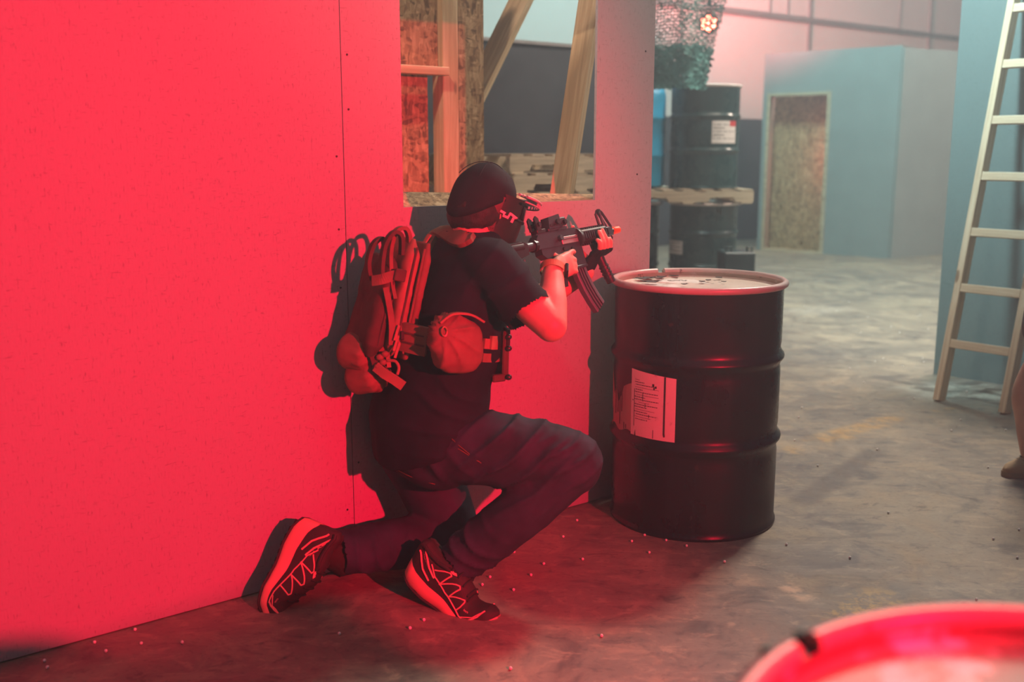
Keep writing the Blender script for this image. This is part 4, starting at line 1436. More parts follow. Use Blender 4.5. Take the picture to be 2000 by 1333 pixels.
def make_shoe(name, warp, parent, texts=()):
    """warp maps shoe space (x heel to toe, y right, z up) to the world"""
    n = 40; xs = [SL * k / n for k in range(n + 1)]
    # outsole
    def slab(z0f, z1f, grow, seg=14):
        rings = []
        for x in xs:
            w = interp(WT, x) + grow
            a, b = z0f(x), z1f(x)
            rings.append([warp(V((x, w * c_, a + (b - a) * s_))) for c_, s_ in ((-0.86, 0), (0.86, 0), (0.97, 0.18), (1.0, 0.5), (0.96, 0.85), (0.9, 1), (-0.9, 1), (-0.96, 0.85), (-1.0, 0.5), (-0.97, 0.18))])
        return MB().loft(rings)
    zb = lambda x: interp(ZB, x)
    shoe = slab(lambda x: zb(x), lambda x: zb(x) + 0.008, 0.003).build('outsole', M['sole_rubber'], parent)
    root = shoe
    shoe.name = name
    # lugs
    mb = MB()
    for i in range(13):
        x = 0.018 + i * 0.0218
        for j in (-1, 0, 1):
            w = interp(WT, x) * 0.62
            c = V((x + 0.004 * (j == 0), j * w, zb(x) - 0.0015))
            q = [V((sx * 0.006, sy * 0.008, sz * 0.003)) for sz in (-1, 1) for sy in (-1, 1) for sx in (-1, 1)]
            mb.add([warp(c + p) for p in q], [(0, 2, 3, 1), (4, 5, 7, 6), (0, 1, 5, 4), (2, 6, 7, 3), (0, 4, 6, 2), (1, 3, 7, 5)])
    l = mb.build('tread', M['sole_rubber'], root); l['kind'] = 'stuff'
    slab(lambda x: zb(x) + 0.007, lambda x: zb(x) + 0.007 + interp(MT, x), 0.004).build('midsole', M['midsole'], root, smooth=50)

    def base(x): return zb(x) + 0.006 + interp(MT, x)

    def up(x, ph, off=0.0):
        """upper surface; ph 0 at the right edge, pi at the left"""
        w = interp(WT, x) + 0.001 + off; h = interp(HT, x) + off
        c_, s_ = math.cos(ph), math.sin(ph)
        e = 0.72
        y = w * (abs(c_) ** e) * (1 if c_ > 0 else -1)
        # lean inwards
        return warp(V((x, y, base(x) - 0.004 + h * (abs(s_) ** 0.9))))
    rings = [[up(x, math.pi * k / 20) for k in range(21)] for x in xs]
    MB().loft(rings).build('upper', M['upper_mesh'], root, smooth=60)
    # collar
    mb = MB()
    mb.tube([up(0.008 + 0.10 * (1 - abs(1 - k / 10)), (0.98 if k <= 10 else math.pi - 0.98), 0.004) for k in range(0, 21)], 0.006, 8)
    mb.build('collar', M['lace'], root, smooth=True)
    # laces
    for i in range(5):
        x = 0.115 + i * 0.024
        MB().tube([up(x, math.pi / 2 - 0.5 + 1.0 * k / 6, 0.003) for k in range(7)], 0.0028, 6).build('lace', M['lace'], root)

    # zigzag overlays on both sides
    def strip(path, r, nm='overlay'):
        out = []
        for side in (0, 1):
            pts = []
            for (x0, p0), (x1, p1) in zip(path, path[1:]):
                for k in range(5):
                    t = k / 5; pts.append((x0 + (x1 - x0) * t, p0 + (p1 - p0) * t))
            pts.append(path[-1])
            mb = MB(); mb.tube([up(x, ph if side == 0 else math.pi - ph, 0.0008) for x, ph in pts], r, 5)
            mb.build(nm, M['overlay'], root)
    strip([(0.075, 0.62), (0.115, 0.95), (0.122, 0.90), (0.105, 0.30)], 0.0024)
    strip([(0.105, 0.30), (0.155, 0.92), (0.160, 0.86), (0.145, 0.24)], 0.0024)
    strip([(0.145, 0.24), (0.190, 0.88), (0.195, 0.82), (0.180, 0.20)], 0.0022)
    strip([(0.06, 0.72), (0.085, 0.42), (0.13, 0.22), (0.19, 0.16), (0.24, 0.16)], 0.0022)
    strip([(0.235, 0.16), (0.262, 0.45), (0.278, 0.95)], 0.0026)
    strip([(0.21, 0.20), (0.25, 0.42), (0.274, 0.80)], 0.0018)
    strip([(0.012, 0.70), (0.045, 0.30), (0.075, 0.16)], 0.0030, 'heel_band')
    strip([(0.022, 0.95), (0.060, 0.52), (0.085, 0.36)], 0.0030, 'heel_band')
    # little flame emblem near the ankle
    for side in (0, 1):
        mb = MB()
        mb.prism([(0.112, 1.02), (0.120, 0.98), (0.128, 1.03), (0.134, 1.10), (0.128, 1.18), (0.122, 1.12), (0.117, 1.14)], lambda u, v, w: up(u, v if side == 0 else math.pi - v, 0.001 + w), 0.0014)
        mb.build('emblem', M['overlay'], root)
    # lettering
    for (txt, x0, ph0, dx, dph, size, side) in texts:
        cu = bpy.data.curves.new('t', 'FONT'); cu.body = txt; cu.size = 1.0; cu.resolution_u = 2
        to = bpy.data.objects.new('t', cu); link(to)
        dg = bpy.context.evaluated_depsgraph_get(); dg.update()
        tm = bpy.data.meshes.new_from_object(to.evaluated_get(dg))
        bpy.data.objects.remove(to, do_unlink=True)
        L_ = max(v.co.x for v in tm.vertices)
        for v in tm.vertices:
            a = v.co.x / L_; b = v.co.y
            x = x0 + dx * a - dph[1] * b; ph = ph0 + dph[0] * a + size * b
            v.co = up(x, ph if side == 0 else math.pi - ph, 0.0016)
        mesh_obj('lettering', tm, M['overlay'], root)
    return root


def shoe_warp(heel, toe, upv, bend, bx0=0.185):
    X = (toe - heel).normalized(); Z = (upv - X * upv.dot(X)).normalized(); Y = X.cross(Z)

    def f(p):
        x, y, z = p
        if bend and x > bx0:
            # toes flex upwards relative to the rest
            t = min(1.0, (x - bx0) / 0.05); ang = bend * t
            d = x - bx0
            xm = d if t < 1 else d
            a2 = bend * (t * 0.5 if t < 1 else (1 - 0.025 / d))
            x = bx0 + d * math.cos(a2) - z * math.sin(ang); z = d * math.sin(a2) + z * math.cos(ang)
        return heel + (X * x + Y * y + Z * z) * SS
    return f


hR = at(790, 1130, 2.93); tR = at(950, 1256, 2.80)
w_ = shoe_warp(hR, tR, V((0.35, -0.12, 0.93)), math.radians(26))
shoeR = make_shoe('trail_shoe', w_, person, (('S-LAB', 0.032, 0.66, 0.050, (-0.34, 0.010), 0.16, 0), ('000', 0.212, 0.55, 0.026, (0.02, 0.0), 0.16, 0)))
shoeR['label'] = 'black trail running shoe with bright midsole, heel lifted, on the forward foot'
hL = at(584, 1005, 2.955); tL = at(490, 1232, 2.85)
w_ = shoe_warp(hL, tL, V((0.90, -0.18, 0.20)), math.radians(20), 0.21)
shoeL = make_shoe('trail_shoe', w_, person, (('S-LAB', 0.084, 0.52, -0.046, (0.34, 0.0), -0.14, 0), ('000', 0.235, 0.55, -0.02, (0.02, 0.0), -0.14, 0)))
shoeL['label'] = 'black trail running shoe standing on its toe behind the kneeling leg'
# socks / ankles
for a_, b_ in ((ankR, hR + (tR - hR).normalized() * 0.06), (ankL, hL + (tL - hL).normalized() * 0.07 + V((0.06, 0, 0)))):
    mb = MB(); mb.tube([a_ + (a_ - b_).normalized() * 0.05, a_, a_.lerp(b_, 0.5), b_], [0.05, 0.052, 0.050, 0.044], 14)
    mb.build('sock', cloth('sock_knit', (0.03, 0.02, 0.02), 0.9, 0.2, 500), person, smooth=True)

# ================================================================== rifle
M['gun'] = simple('gun_polymer', (0.026, 0.029, 0.034), 0.36, var=0.2)
M['gun_metal'] = simple('gun_receiver', (0.060, 0.088, 0.100), 0.34, 0.4, var=0.15)
M['gun_grey'] = simple('magazine_grey', (0.14, 0.20, 0.22), 0.40, 0.3, var=0.15)
M['gun_silver'] = simple('bolt_silver', (0.55, 0.54, 0.52), 0.35, 0.7, var=0.05)
M['orange_tip'] = simple('orange_tip', (0.95, 0.12, 0.03), 0.45, var=0.03)
rifle = empty('assault_rifle', G(0.38, 0, -0.06)); tag(rifle, 'black toy carbine with orange muzzle tip, aimed by the kneeling person', 'rifle')
RG = Matrix((ga, gl, gu)).transposed()


def gb(mb, x0, x1, y0, y1, z0, z1, bev=0.0):
    return mb.box(G((x0 + x1) / 2, (y0 + y1) / 2, (z0 + z1) / 2), ((x1 - x0) * SC, (y1 - y0) * SC, (z1 - z0) * SC), RG, bev)


def gp(mb, poly, t, y=0.0):
    return mb.prism(poly, lambda u, v, w: G(u, y + w / SC, v), t * SC)


def gt(mb, pts, r, seg=12):
    rr = [q * SC for q in r] if isinstance(r, (list, tuple)) else r * SC
    return mb.tube([G(*p) for p in pts], rr, seg)


# stock: tube, body and the stepped lower edge
mb = MB()
gp(mb, [(0.0, 0.020), (0.0, -0.085), (0.022, -0.092), (0.034, -0.085), (0.040, -0.060), (0.10, -0.048), (0.150, -0.040), (0.165, -0.052), (0.172, -0.052), (0.172, -0.030), (0.215, -0.022), (0.222, 0.012), (0.20, 0.020)], 0.036)
st = mb.build('stock', M['gun'], rifle)
mb = MB(); gt(mb, [(0.02, 0, 0.006), (0.20, 0, 0.006)], 0.021); mb.build('cheek_piece', M['gun'], st, smooth=True)
mb = MB(); gp(mb, [(0.125, -0.046), (0.130, -0.078), (0.142, -0.092), (0.152, -0.090), (0.150, -0.072), (0.165, -0.058), (0.196, -0.050), (0.198, -0.034), (0.190, -0.034), (0.188, -0.044), (0.160, -0.048)], 0.022); mb.build('adjust_lever', M['gun_grey'], st)
mb = MB(); gb(mb, -0.012, 0.002, -0.02, 0.02, -0.09, 0.022, 0.004); mb.build('butt_pad', M['gun'], st)
mb = MB(); gt(mb, [(0.20, 0, 0.004), (0.275, 0, 0.004)], 0.0155); mb.build('buffer_tube', M['gun_metal'], rifle, smooth=True)
mb = MB(); gt(mb, [(0.262, 0, 0.004), (0.276, 0, 0.004)], 0.021, 14); mb.build('castle_nut', M['gun'], rifle)
# receivers
mb = MB(); gp(mb, [(0.272, -0.012), (0.272, 0.022), (0.285, 0.034), (0.492, 0.034), (0.496, 0.022), (0.496, -0.012)], 0.034)
mb.build('upper_receiver', M['gun_metal'], rifle)
mb = MB(); gp(mb, [(0.285, -0.012), (0.285, -0.030), (0.305, -0.046), (0.380, -0.050), (0.415, -0.046), (0.432, -0.046), (0.432, -0.088), (0.502, -0.094), (0.502, -0.012)], 0.030)
mb.build('lower_receiver', M['gun_metal'], rifle)
mb = MB(); gb(mb, 0.428, 0.505, -0.018, 0.018, -0.098, -0.088, 0.002); mb.build('magwell_lip', M['gun_metal'], rifle)
mb = MB(); gb(mb, 0.398, 0.486, -0.0195, -0.016, -0.010, 0.014, 0.001); bc = mb.build('bolt_cover', M['gun_silver'], rifle); bc['label'] = 'silver bolt cover'
mb = MB(); gb(mb, 0.398, 0.492, -0.0215, -0.016, 0.004, 0.006); mb.build('port_edge', M['gun'], bc)
mb = MB(); gt(mb, [(0.388, -0.012, 0.010), (0.388, -0.030, 0.012)], 0.009, 10); mb.build('forward_assist', M['gun_metal'], rifle)
mb = MB(); gt(mb, [(0.40, -0.016, -0.026), (0.40, -0.021, -0.026)], 0.006, 10); gt(mb, [(0.445, -0.016, -0.03), (0.445, -0.021, -0.03)], 0.007, 10); mb.build('control_button', M['gun'], rifle)
# pistol grip, trigger and guard
mb = MB(); gp(mb, [(0.345, -0.044), (0.398, -0.046), (0.392, -0.075), (0.372, -0.148), (0.330, -0.142), (0.338, -0.095), (0.334, -0.066)], 0.030); mb.build('pistol_grip', M['gun'], rifle)
mb = MB(); gt(mb, [(0.398, 0, -0.050), (0.402, 0, -0.078), (0.430, 0, -0.080), (0.434, 0, -0.052)], 0.004, 6); mb.build('trigger_guard', M['gun_metal'], rifle)
mb = MB(); gt(mb, [(0.416, 0, -0.048), (0.420, 0, -0.060), (0.416, 0, -0.070)], 0.0035, 6); mb.build('trigger', M['gun'], rifle)
# magazine: curved forwards, ribbed
path = [(0.467, -0.085), (0.474, -0.125), (0.486, -0.165), (0.504, -0.205), (0.524, -0.240)]
mb = MB(); rings = []
for i, (x, z) in enumerate(path):
    p0, p1 = path[max(0, i - 1)], path[min(len(path) - 1, i + 1)]
    d = V((p1[0] - p0[0], 0, p1[1] - p0[1])).normalized(); nn = V((-d.z, 0, d.x))
    rings.append([G(x + nn.x * a * 0.031, b * 0.0115, z + nn.z * a * 0.031) for a, b in ((-1, -0.8), (-0.85, -1), (0.85, -1), (1, -0.8), (1, 0.8), (0.85, 1), (-0.85, 1), (-1, 0.8))])
mag = mb.loft(rings).build('magazine', M['gun_grey'], rifle)
for a in (-0.55, -0.1, 0.35):
    mb = MB(); pts = []
    for i, (x, z) in enumerate(path):
        p0, p1 = path[max(0, i - 1)], path[min(len(path) - 1, i + 1)]
        d = V((p1[0] - p0[0], 0, p1[1] - p0[1])).normalized(); nn = V((-d.z, 0, d.x))
        pts.append((x + nn.x * a * 0.031, -0.0118, z + nn.z * a * 0.031))
    gt(mb, pts, 0.0028, 6); mb.build('rib', M['gun'], mag)
# hand guard with rails
mb = MB(); gt(mb, [(0.494, 0, 0.004), (0.506, 0, 0.004), (0.520, 0, 0.004)], [0.034, 0.034, 0.026], 18); mb.build('delta_ring', M['gun'], rifle, smooth=40)
mb = MB(); gb(mb, 0.512, 0.665, -0.022, 0.022, -0.018, 0.026, 0.006); hg = mb.build('hand_guard', M['gun'], rifle)
for k in range(12):
    x = 0.519 + k * 0.0122
    mb = MB(); gb(mb, x, x + 0.0062, -0.011, 0.011, 0.024, 0.034); gb(mb, x, x + 0.0062, -0.030, 0.030, -0.007, 0.015); gb(mb, x, x + 0.0062, -0.011, 0.011, -0.026, -0.016)
    mb.build('rail_tooth', M['gun'] if k % 2 else M['gun_metal'], hg)
# angled fore grip with ribbed end
mb = MB(); gt(mb, [(0.596, 0, -0.024), (0.602, 0, -0.06), (0.612, 0, -0.10), (0.628, 0, -0.150), (0.634, 0, -0.168)], [0.017, 0.0165, 0.0150, 0.0165, 0.016], 14); fg = mb.build('fore_grip', M['gun'], rifle, smooth=40)
for k in range(4):
    mb = MB(); t = k * 0.012; gt(mb, [(0.614 + t * 0.33, 0, -0.108 - t), (0.6155 + t * 0.33, 0, -0.113 - t)], 0.0182, 14); mb.build('grip_ring', M['gun'], fg)
# barrel, front sight, muzzle tip
mb = MB(); gt(mb, [(0.66, 0, 0.006), (0.730, 0, 0.006)], 0.0095, 12); mb.build('barrel', M['gun_metal'], rifle, smooth=True)
mb = MB(); gt(mb, [(0.722, 0, 0.006), (0.728, 0, 0.006), (0.760, 0, 0.006)], [0.010, 0.0135, 0.0125], 14); tip = mb.build('muzzle_tip', M['orange_tip'], rifle, smooth=40); tip['label'] = 'orange plastic muzzle tip'
mb = MB()
for s in (-1, 1):
    gt(mb, [(0.668, s * 0.009, 0.020), (0.662, s * 0.008, 0.075), (0.668, s * 0.006, 0.084), (0.678, s * 0.007, 0.075), (0.708, s * 0.009, 0.020)], 0.0048, 8)
gb(mb, 0.660, 0.712, -0.012, 0.012, -0.010, 0.022, 0.003)
gt(mb, [(0.668, 0, 0.070), (0.668, 0, 0.090)], 0.0026, 6)
mb.build('front_sight', M['gun_metal'], rifle)
mb = MB(); gt(mb, [(0.694, 0, -0.010), (0.676, 0, -0.038), (0.678, 0, -0.048), (0.690, 0, -0.046), (0.712, 0, -0.016), (0.706, 0, -0.008)], 0.003, 6); mb.build('sling_loop', M['gun_metal'], rifle)
# top rail, rear sight, dot sight
mb = MB()
gb(mb, 0.285, 0.496, -0.010, 0.010, 0.034, 0.040)
rl = mb.build('top_rail', M['gun_metal'], rifle)
mb = MB()
gb(mb, 0.290, 0.335, -0.015, 0.015, 0.040, 0.052, 0.002)
for s in (-1, 1):
    gp(mb, [(0.290, 0.050), (0.312, 0.050), (0.308, 0.088), (0.298, 0.096), (0.288, 0.088)], 0.006, s * 0.014)
gt(mb, [(0.302, -0.024, 0.068), (0.302, 0.024, 0.068)], 0.007, 10)
gt(mb, [(0.300, 0, 0.052), (0.300, 0, 0.082)], 0.004, 8)
mb.build('rear_sight', M['gun'], rifle)
mb = MB()
gb(mb, 0.350, 0.452, -0.014, 0.014, 0.040, 0.050, 0.002)
gp(mb, [(0.352, 0.048), (0.362, 0.086), (0.420, 0.092), (0.424, 0.048)], 0.034)
gb(mb, 0.415, 0.452, -0.018, 0.018, 0.052, 0.080, 0.004)
ds = mb.build('dot_sight', M['gun_metal'], rifle)
mb = MB(); gb(mb, 0.36, 0.42, -0.0185, 0.0185, 0.055, 0.062); gt(mb, [(0.40, -0.016, 0.066), (0.40, -0.026, 0.066)], 0.009, 10); gt(mb, [(0.436, -0.018, 0.062), (0.436, -0.027, 0.062)], 0.008, 10); mb.build('dial', M['gun'], ds)

# ================================================================== backpack
UP = V((0.20, 0.12, 0.97)).normalized()
BK = -(F_ - UP * F_.dot(UP)).normalized()               # away from the back
RT = BK.cross(UP).normalized()
if RT.dot(R_) < 0: RT = -RT
pc = at(800, 568, 3.055)                                  # centre of the padded back panel
RPK = Matrix((RT, BK, UP)).transposed()
pack = empty('backpack', pc - UP * 0.2); tag(pack, 'brown military backpack with belt, pouch and rolled bags worn by the kneeling person', 'backpack')


def K_(r, b, u): return pc + RT * r + BK * b + UP * u


def soft_box(name, r0, r1, b0, b1, u0, u1, mat, parent, rad=0.02, disp=0.004, taper=0.0, vox=0.007):
    """a padded, rounded fabric block"""
    mb = MB()
    rings = []
    for k in range(9):
        t = k / 8; u = u0 + (u1 - u0) * t
        e = min(t, 1 - t) * (u1 - u0); ins = 0.0 if e > rad else rad - math.sqrt(max(0, rad * rad - (rad - e) ** 2))
        tp = 1 - taper * t
        rr = (r1 - r0) / 2 - ins; bb = ((b1 - b0) / 2 - ins * 0.6) * tp
        rings.append(ring(K_((r0 + r1) / 2, b0 + (b1 - b0) / 2 * tp, u), RT * rr, BK * bb, 28, 4.5))
    mb.loft(rings)
    me = remeshed(mb, name, vox, 3)
    displace(me, lambda p, n: disp * noise.noise(p * 16) + disp * 0.5 * noise.noise(p * 40))
    me.shade_smooth()
    return mesh_obj(name, me, mat, parent)


pad = soft_box('back_panel', -0.12, 0.115, -0.005, 0.028, -0.20, 0.15, M['coyote'], pack, 0.014, 0.003)
mainb = soft_box('main_compartment', -0.125, 0.110, 0.026, 0.082, -0.20, 0.155, M['coyote_light'], pack, 0.03, 0.004, 0.15)
frontp = soft_box('front_pocket', -0.115, 0.095, 0.078, 0.142, -0.21, 0.09, M['coyote_dark'], pack, 0.03, 0.005, 0.35)
# zips along the visible side
for b, u0, u1, nm in ((0.056, -0.16, 0.13, 'zip'), (0.030, -0.18, 0.13, 'piping'), (0.105, -0.17, 0.05, 'zip')):
    mb = MB(); mb.tube([K_(0.112 - (0.014 if b > 0.1 else 0), b * (1 - 0.1 * k / 10), u0 + (u1 - u0) * k / 10) for k in range(11)], 0.0035, 6)
    mb.build(nm, M['coyote_dark'] if nm == 'zip' else M['coyote'], mainb)
for k, (b, u) in enumerate(((0.058, -0.13), (0.05, -0.15), (0.062, -0.10))):
    MB().ribbon([K_(0.118, b, u), K_(0.122, b + 0.004, u - 0.02), K_(0.120, b + 0.006, u - 0.045)], 0.008, 0.003, up=BK).build('zip_pull', M['coyote_light'], mainb)
# grab loops standing up at the top
def loop(pts, w, mat, up, name='webbing_loop'):
    return MB().ribbon(catmull(pts, 5), w, 0.011, up=up).build(name, mat, pack, smooth=True)
loop([K_(0.06, 0.055, 0.120), K_(0.06, 0.062, 0.158), K_(0.06, 0.080, 0.178), K_(0.06, 0.106, 0.160), K_(0.07, 0.114, 0.10), K_(0.085, 0.100, 0.02), K_(0.10, 0.085, -0.03)], 0.026, M['coyote'], RT)
loop([K_(0.09, 0.085, 0.10), K_(0.09, 0.096, 0.150), K_(0.09, 0.120, 0.160), K_(0.09, 0.140, 0.125), K_(0.09, 0.140, 0.07), K_(0.09, 0.130, 0.02)], 0.024, M['coyote_dark'], RT)
loop([K_(0.04, 0.115, 0.09), K_(0.04, 0.130, 0.135), K_(0.04, 0.156, 0.115), K_(0.04, 0.162, 0.06), K_(0.04, 0.145, 0.01)], 0.026, M['coyote_dark'], RT)
# compression straps across the side
MB().ribbon(catmull([K_(0.112, 0.085, 0.045), K_(0.108, 0.11, 0.035), K_(0.100, 0.135, 0.020), K_(0.075, 0.152, 0.01)], 5), 0.030, 0.005, up=UP).build('compression_strap', M['coyote'], pack)
MB().box(K_(0.116, 0.088, 0.042), (0.010, 0.035, 0.036), RPK, 0.003).build('buckle', M['coyote_dark'], pack)
MB().ribbon(catmull([K_(0.105, 0.12, 0.00), K_(0.11, 0.10, -0.05), K_(0.11, 0.082, -0.10), K_(0.11, 0.07, -0.16)], 5), 0.018, 0.004, up=BK).build('side_webbing', M['coyote'], pack)

bpy.context.view_layer.update()


def on_shirt(x, y, lift=0.008):
    d = ray(x, y).normalized()
    ok, co, nr, i = shirt.ray_cast(V((0, 0, EYE)) - V(shirt.location), d)
    if ok: return co + V(shirt.location) + nr * lift, nr
    P = at(x, y, 3.0); ok, co, nr, i = shirt.closest_point_on_mesh(P - V(shirt.location))
    return co + V(shirt.location) + nr * lift, nr


def strap_on(pix, w, t, name, mat, parent, lift=0.008):
    pts = []; ns = []
    for x, y in pix:
        p, n = on_shirt(x, y, lift); pts.append(p); ns.append(n)
    P = catmull(pts, 5); Nn = catmull(ns, 5)
    rings = []
    for i, p in enumerate(P):
        d = (P[min(i + 1, len(P) - 1)] - P[max(i - 1, 0)]).normalized(); n = (Nn[i] - d * Nn[i].dot(d)).normalized(); s = d.cross(n)
        rings.append([p + s * w / 2 - n * t / 2, p + s * w / 2 + n * t * 0.3, p + s * w / 4 + n * t / 2, p - s * w / 4 + n * t / 2, p - s * w / 2 + n * t * 0.3, p - s * w / 2 - n * t / 2])
    return MB().loft(rings).build(name, mat, parent, smooth=60)


# right shoulder strap from the collar over the shoulder to the belt
ss = strap_on([(918, 446), (900, 441), (878, 442), (858, 456), (838, 488), (822, 525), (808, 562), (796, 605)], 0.055, 0.018, 'shoulder_strap', M['coyote'], pack, 0.010)
strap_on([(846, 470), (836, 490), (826, 512)], 0.020, 0.006, 'strap_webbing', M['coyote_light'], ss, 0.024)
# belt round the waist, hugging the shirt
belt_pts = []
wc_ = at(850, 658, 3.11)
slope = V((0, 0, -0.10))
nB = 48
for k in range(nB + 1):
    a = 2 * math.pi * k / nB
    q = R_ * math.cos(a) * 0.222 + F_ * math.sin(a) * 0.178
    belt_pts.append(wc_ + q + V((0, 0, -0.22 * (q.dot(F_)))))
belt = MB().ribbon(belt_pts, 0.045, 0.010, up=ZUP).build('waist_belt', M['coyote_dark'], pack, smooth=60)


def belt_at(a, out=0.0, dz=0.0):
    q = R_ * math.cos(a) * (0.222 + out) + F_ * math.sin(a) * (0.178 + out)
    return wc_ + q + V((0, 0, -0.22 * F_.dot(R_ * math.cos(a) * 0.222 + F_ * math.sin(a) * 0.178) + dz))


def belt_band(a0, a1, w, t, name, mat, out=0.008, dz=0.0, ends=None):
    n = 10; pts = [belt_at(a0 + (a1 - a0) * k / n, out, dz) for k in range(n + 1)]
    ww = [w if ends is None else w * ends(k / n) for k in range(n + 1)]
    return MB().ribbon(pts, ww, t, up=ZUP).build(name, mat, belt, smooth=60)


# angles: 0 = person's right (towards camera), pi/2 = front, -pi/2 = back
hw = belt_band(-1.45, -0.62, 0.085, 0.016, 'hip_wing', M['coyote'], 0.006)
for dz in (0.016, -0.012):
    belt_band(-1.40, -0.66, 0.004, 0.003, 'webbing_row', M['coyote_dark'], 0.016, dz)
MB().box(belt_at(-0.98, 0.018, 0.006), (0.012, 0.006, 0.026), frame(F_), 0.002).build('buckle', M['black_plastic'], hw)
# dump pouch on the hip
mb = MB()
pcn = belt_at(-0.20, 0.030, 0.016); po_ = (R_ * 0.98 + F_ * -0.06).normalized(); pf = F_
rings = []
for (u, wf, wd_, off) in ((-0.088, 0.028, 0.018, 0.012), (-0.080, 0.050, 0.032, 0.008), (-0.055, 0.070, 0.044, 0.004), (-0.015, 0.082, 0.050, -0.002), (0.025, 0.082, 0.046, -0.006), (0.055, 0.068, 0.036, -0.012), (0.076, 0.045, 0.024, -0.020), (0.086, 0.026, 0.012, -0.028)):
    rings.append(ring(pcn + V((0, 0, u)) + pf * off, pf * wf, po_ * wd_, 24, 2.6))
mb.loft(rings)
me = remeshed(mb, 'hip_pouch', 0.006, 3)
top_knot = pcn + V((0, 0, 0.045)) - pf * 0.055 + po_ * 0.03


def pouch_disp(p, n):
    v = p - top_knot; d = v.length
    ang = math.atan2(v.z, v.dot(pf))
    rad_f = 0.013 * (1 - min(1, abs(d - 0.07) / 0.09)) * ((1 - abs(math.sin(ang * 5.5 + 1.5 * noise.noise(p * 9)))) ** 2 - 0.3)
    return rad_f + 0.003 * noise.noise(p * 22)


displace(me, pouch_disp); me.shade_smooth()
pouch = mesh_obj('hip_pouch', me, M['coyote'], belt); pouch['label'] = 'creased brown dump pouch with a ring pull'
mb = MB(); mb.tube([top_knot + pf * 0.008 * math.cos(a) + ZUP * 0.013 * math.sin(a) + po_ * 0.012 for a in [2 * math.pi * k / 16 for k in range(17)]], 0.0022, 6); mb.build('ring_pull', simple('brass_ring', (0.5, 0.3, 0.16), 0.4, 0.6, var=0), pouch)
mb = MB(); mb.ribbon(catmull([pcn + V((0, 0, 0.068)) - pf * 0.06 + po_ * 0.02, pcn + V((0, 0, 0.090)) - pf * 0.025 + po_ * 0.026, pcn + V((0, 0, 0.085)) + pf * 0.03 + po_ * 0.026, pcn + V((0, 0, 0.060)) + pf * 0.075 + po_ * 0.020], 5), 0.018, 0.006, up=po_); mb.build('pouch_flap', M['coyote_light'], pouch)
# band and buckle forward of the pouch
belt_band(0.30, 0.92, 0.030, 0.008, 'webbing', M['coyote_light'], 0.012, 0.022)
belt_band(0.25, 1.05, 0.026, 0.008, 'webbing', M['coyote'], 0.014, -0.020)
belt_band(0.42, 0.60, 0.040, 0.014, 'buckle', M['coyote_light'], 0.016, 0.026)
belt_band(0.64, 0.74, 0.042, 0.016, 'buckle', M['black_plastic'], 0.018, 0.026)
# open-top magazine pouch with a spare magazine at the front
mpp = at(980, 690, 3.03)
MB().box(mpp, (0.022, 0.060, 0.150), frame(F_, V((0.14, 0, 1))), 0.004).build('magazine_pouch', M['coyote_dark'], belt)
MB().box(mpp + V((0.010, -0.01, 0.052)), (0.016, 0.045, 0.060), frame(F_, V((0.14, 0, 1))), 0.004).build('spare_magazine', M['black_plastic'], belt)
for dz in (0.055, 0.02, -0.068):
    MB().ellipsoid(mpp + V((0.020, -0.03, dz)), ((0.011, 0, 0), (0, 0.009, 0), (0, 0, 0.009)), 10, 6).build('bungee_knob', M['black_plastic'], belt, smooth=True)
MB().box(mpp + V((-0.010, -0.03, -0.070)), (0.045, 0.02, 0.022), frame(F_, V((0.14, 0, 1))), 0.004).build('tri_glide', M['coyote_dark'], belt)


# rolled bags strapped under the pack
def roll(c, axis, r, L, name, label):
    axis = V(axis).normalized(); a = axis.orthogonal().normalized(); b = axis.cross(a)
    mb = MB(); rings = []
    for k in range(17):
        t = k / 16; x = (t - 0.5) * L
        rr = r * (0.10 + 0.90 * min(1.0, math.sqrt(max(0, 1 - ((t - 0.42) / 0.43) ** 2)) * 1.25 if abs(t - 0.42) < 0.43 else 0.0))
        rr = max(rr, r * 0.22 if t > 0.8 else r * 0.12)
        n = 40
        rings.append([c + axis * x + (a * math.cos(q) + b * math.sin(q)) * rr * (1 + (0.07 * math.cos(q * 11) if t > 0.55 else 0)) for q in [2 * math.pi * j / n for j in range(n)]])
    o = mb.loft(rings).build(name, M['coyote'], pack, smooth='all')
    o['label'] = label
    return o


b1 = roll(at(708, 690, 2.985), (0.80, -0.45, -0.05), 0.056, 0.15, 'rolled_bag', 'round brown drawstring bag, upper of two under the pack')
b2 = roll(at(722, 734, 2.985), (0.80, -0.45, 0.22), 0.052, 0.15, 'rolled_bag', 'brown drawstring bag, lower of two under the pack')
for k, (x, y) in enumerate(((742, 698), (748, 708), (738, 716), (752, 692))):
    MB().ellipsoid(at(x, y, 2.915), ((0.012, 0, 0), (0, 0.010, 0), (0, 0, 0.010)), 10, 7).build('drawcord_knot', M['coyote'], pack, smooth=True)
MB().ribbon([at(733, 716, 2.910), at(750, 730, 2.903), at(770, 742, 2.898), at(788, 755, 2.895)], 0.030, 0.004, up=(0.35, -0.1, 0.93)).build('strap_tail', M['coyote_light'], pack)
MB().tube(catmull([at(757, 705, 2.915), at(772, 706, 2.910), at(779, 718, 2.907), at(776, 732, 2.905)], 5), 0.0045, 8).build('cord_loop', M['coyote_light'], pack, smooth=True)
MB().ribbon(catmull([at(757, 690, 2.925), at(759, 705, 2.917), at(760, 718, 2.915)], 4), 0.012, 0.005, up=(1, 0, 0)).build('cord_toggle', M['coyote_light'], pack)
MB().ribbon(catmull([at(758, 645, 2.965), at(757, 668, 2.950), at(752, 692, 2.935)], 4), 0.038, 0.006, up=(1, 0, 0)).build('keeper_strap', M['coyote'], pack)
